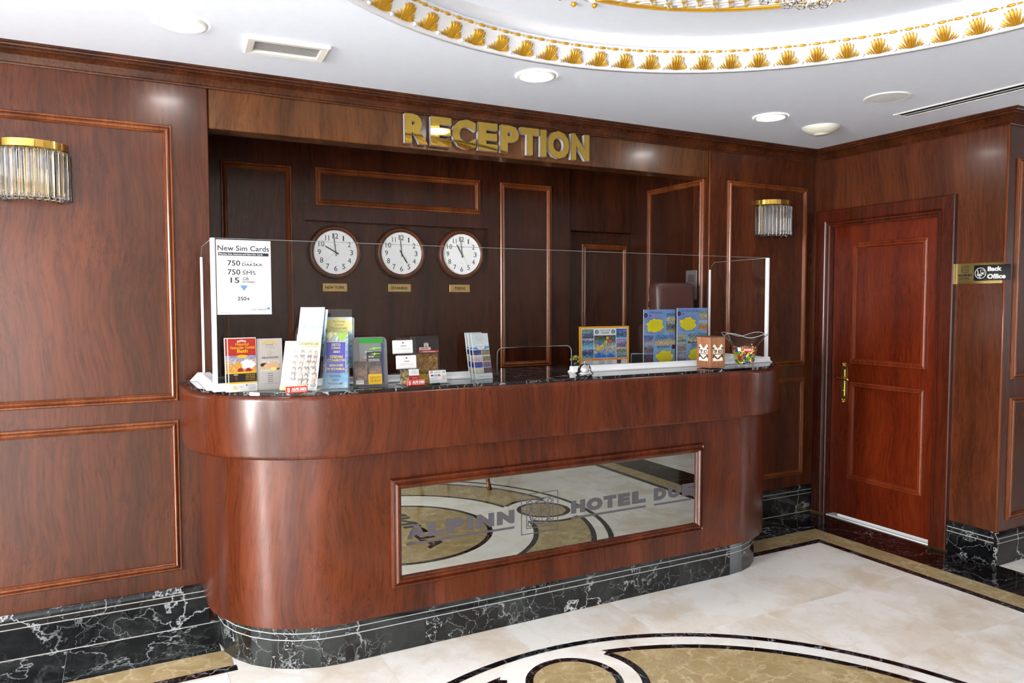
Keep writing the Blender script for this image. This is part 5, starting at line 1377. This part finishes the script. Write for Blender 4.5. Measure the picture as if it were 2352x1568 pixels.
# candy bowl
BX, BY = 2.655, -.725
t = thing('candy_bowl', 'clear bowl with a wavy rim full of wrapped candies', 'bowl', (BX, BY, ZT))
def bowl_r(z): return .046+.030*(z/.12) if z < .12 else .076+.9*(z-.12)**1.15*1.6
m = MB(); n = 64; rows = [.012, .03, .06, .09, .12, .135, .150, .163, .172]
vs = []
for j, z in enumerate(rows):
    for i in range(n):
        a = 2*pi*i/n; w = sin(4*a+.6); f = max(0, (z-.10)/.072)
        sq = 1+.05*cos(4*a)*min(1, z/.1)
        r = bowl_r(z)*sq*(1+.10*w*f); vs.append((r*cos(a), r*sin(a), z+.012*w*f))
m.add(vs, [(j*n+i, j*n+(i+1) % n, (j+1)*n+(i+1) % n, (j+1)*n+i) for j in range(len(rows)-1) for i in range(n)], 0, True)
m.add([(vs[i][0], vs[i][1], .012) for i in range(n)], [tuple(range(n))])
m.build('glass_wall', ACRYL, t, recalc=False)
m = MB(); m.tube([vs[(len(rows)-1)*n+i % n] for i in range(n+1)], .0012, 5, caps=False); m.build('rim_edge', RIMG, t, recalc=False)
m = MB()
for i in range(6):
    a = i*pi/3; m.tube([(.050*cos(a-.3), .050*sin(a-.3), .002), (.046*cos(a), .046*sin(a), .012), (.050*cos(a+.3), .050*sin(a+.3), .002)], .0015, 5)
m.build('scalloped_foot', RIMG, t, recalc=False)
# red maker's label on the glass
def on_bowl(u, z): r = bowl_r(z)*(1+.05*cos(4*u)*min(1, z/.1))+.0015; return (r*cos(u), r*sin(u), z)
uc = -2.05
m = MB(); lab = [(-.5, .0), (-.40, .7), (0, 1.0), (.40, .9), (.5, .2), (.30, -.7), (0, -1.0), (-.30, -.6)]
m.add([on_bowl(uc+q[0]*.95, .094+q[1]*.012) for q in lab], [tuple(range(8))]); lo = m.build('red_label', plain('label_red', (196, 30, 34), .3), t, recalc=False)
m = MB(); vs2, fs2 = textfit('KOSKA', -.36, -.45, .36, .45, .04); m.add([(lambda p: (p[0]*1.012, p[1]*1.012, p[2]))(on_bowl(uc+a*.95, .094+b*.012)) for a, b in vs2], fs2); m.build('label_lettering', PAPER, lo, recalc=False)
m = MB(); m.add([on_bowl(-2.75+a, z) for a, z in ((-.12, .085), (.12, .085), (.12, .105), (-.12, .105))], [(0, 1, 2, 3)]); m.build('white_sticker', PAPER, t, recalc=False)
# candies
cols = [((232, 206, 60), 'yellow'), ((96, 160, 66), 'green'), ((176, 44, 40), 'red'), ((66, 64, 150), 'blue'), ((186, 152, 60), 'gold'), ((78, 116, 50), 'dark green')]
cme = []
for c, nm in cols:
    m = MB(); m.sphere((0, 0, 0), .0062, 7, 5, sx=1.35, sm=False)
    for e in (-1, 1): m.add([(e*.007, 0, 0), (e*.013, .005, .002), (e*.014, 0, -.003), (e*.013, -.005, .002)], [(0, 1, 2), (0, 2, 3), (0, 3, 1)])
    cme.append(m.mesh('candy', plain('foil_'+nm.replace(' ', '_'), c, .25, .15)))
r = random.Random(5); cnt_ = 0
for layer in range(8):
    z = .022+layer*.0105
    R = bowl_r(z)-.0125
    for ring_ in range(5):
        rr = R-ring_*.014
        if rr < .004 or (ring_ > 0 and layer < 7): continue
        n = max(1, int(2*pi*rr/.0165))
        for i in range(n):
            a = 2*pi*(i+r.random()*.5)/n
            ci = r.choice((0, 0, 1, 1, 2, 3, 4, 4, 5)); me = cme[ci]
            o = link('candy', me, None, (BX+rr*cos(a), BY+rr*sin(a), ZT+z+r.uniform(-.002, .003)), (r.uniform(0, 3), r.uniform(0, 3), r.uniform(0, 6)))
            tag(o, 'small %s foil-wrapped candy in the clear wavy bowl' % cols[ci][1], 'candy', '%s foil-wrapped candies in the bowl' % cols[ci][1]); cnt_ += 1
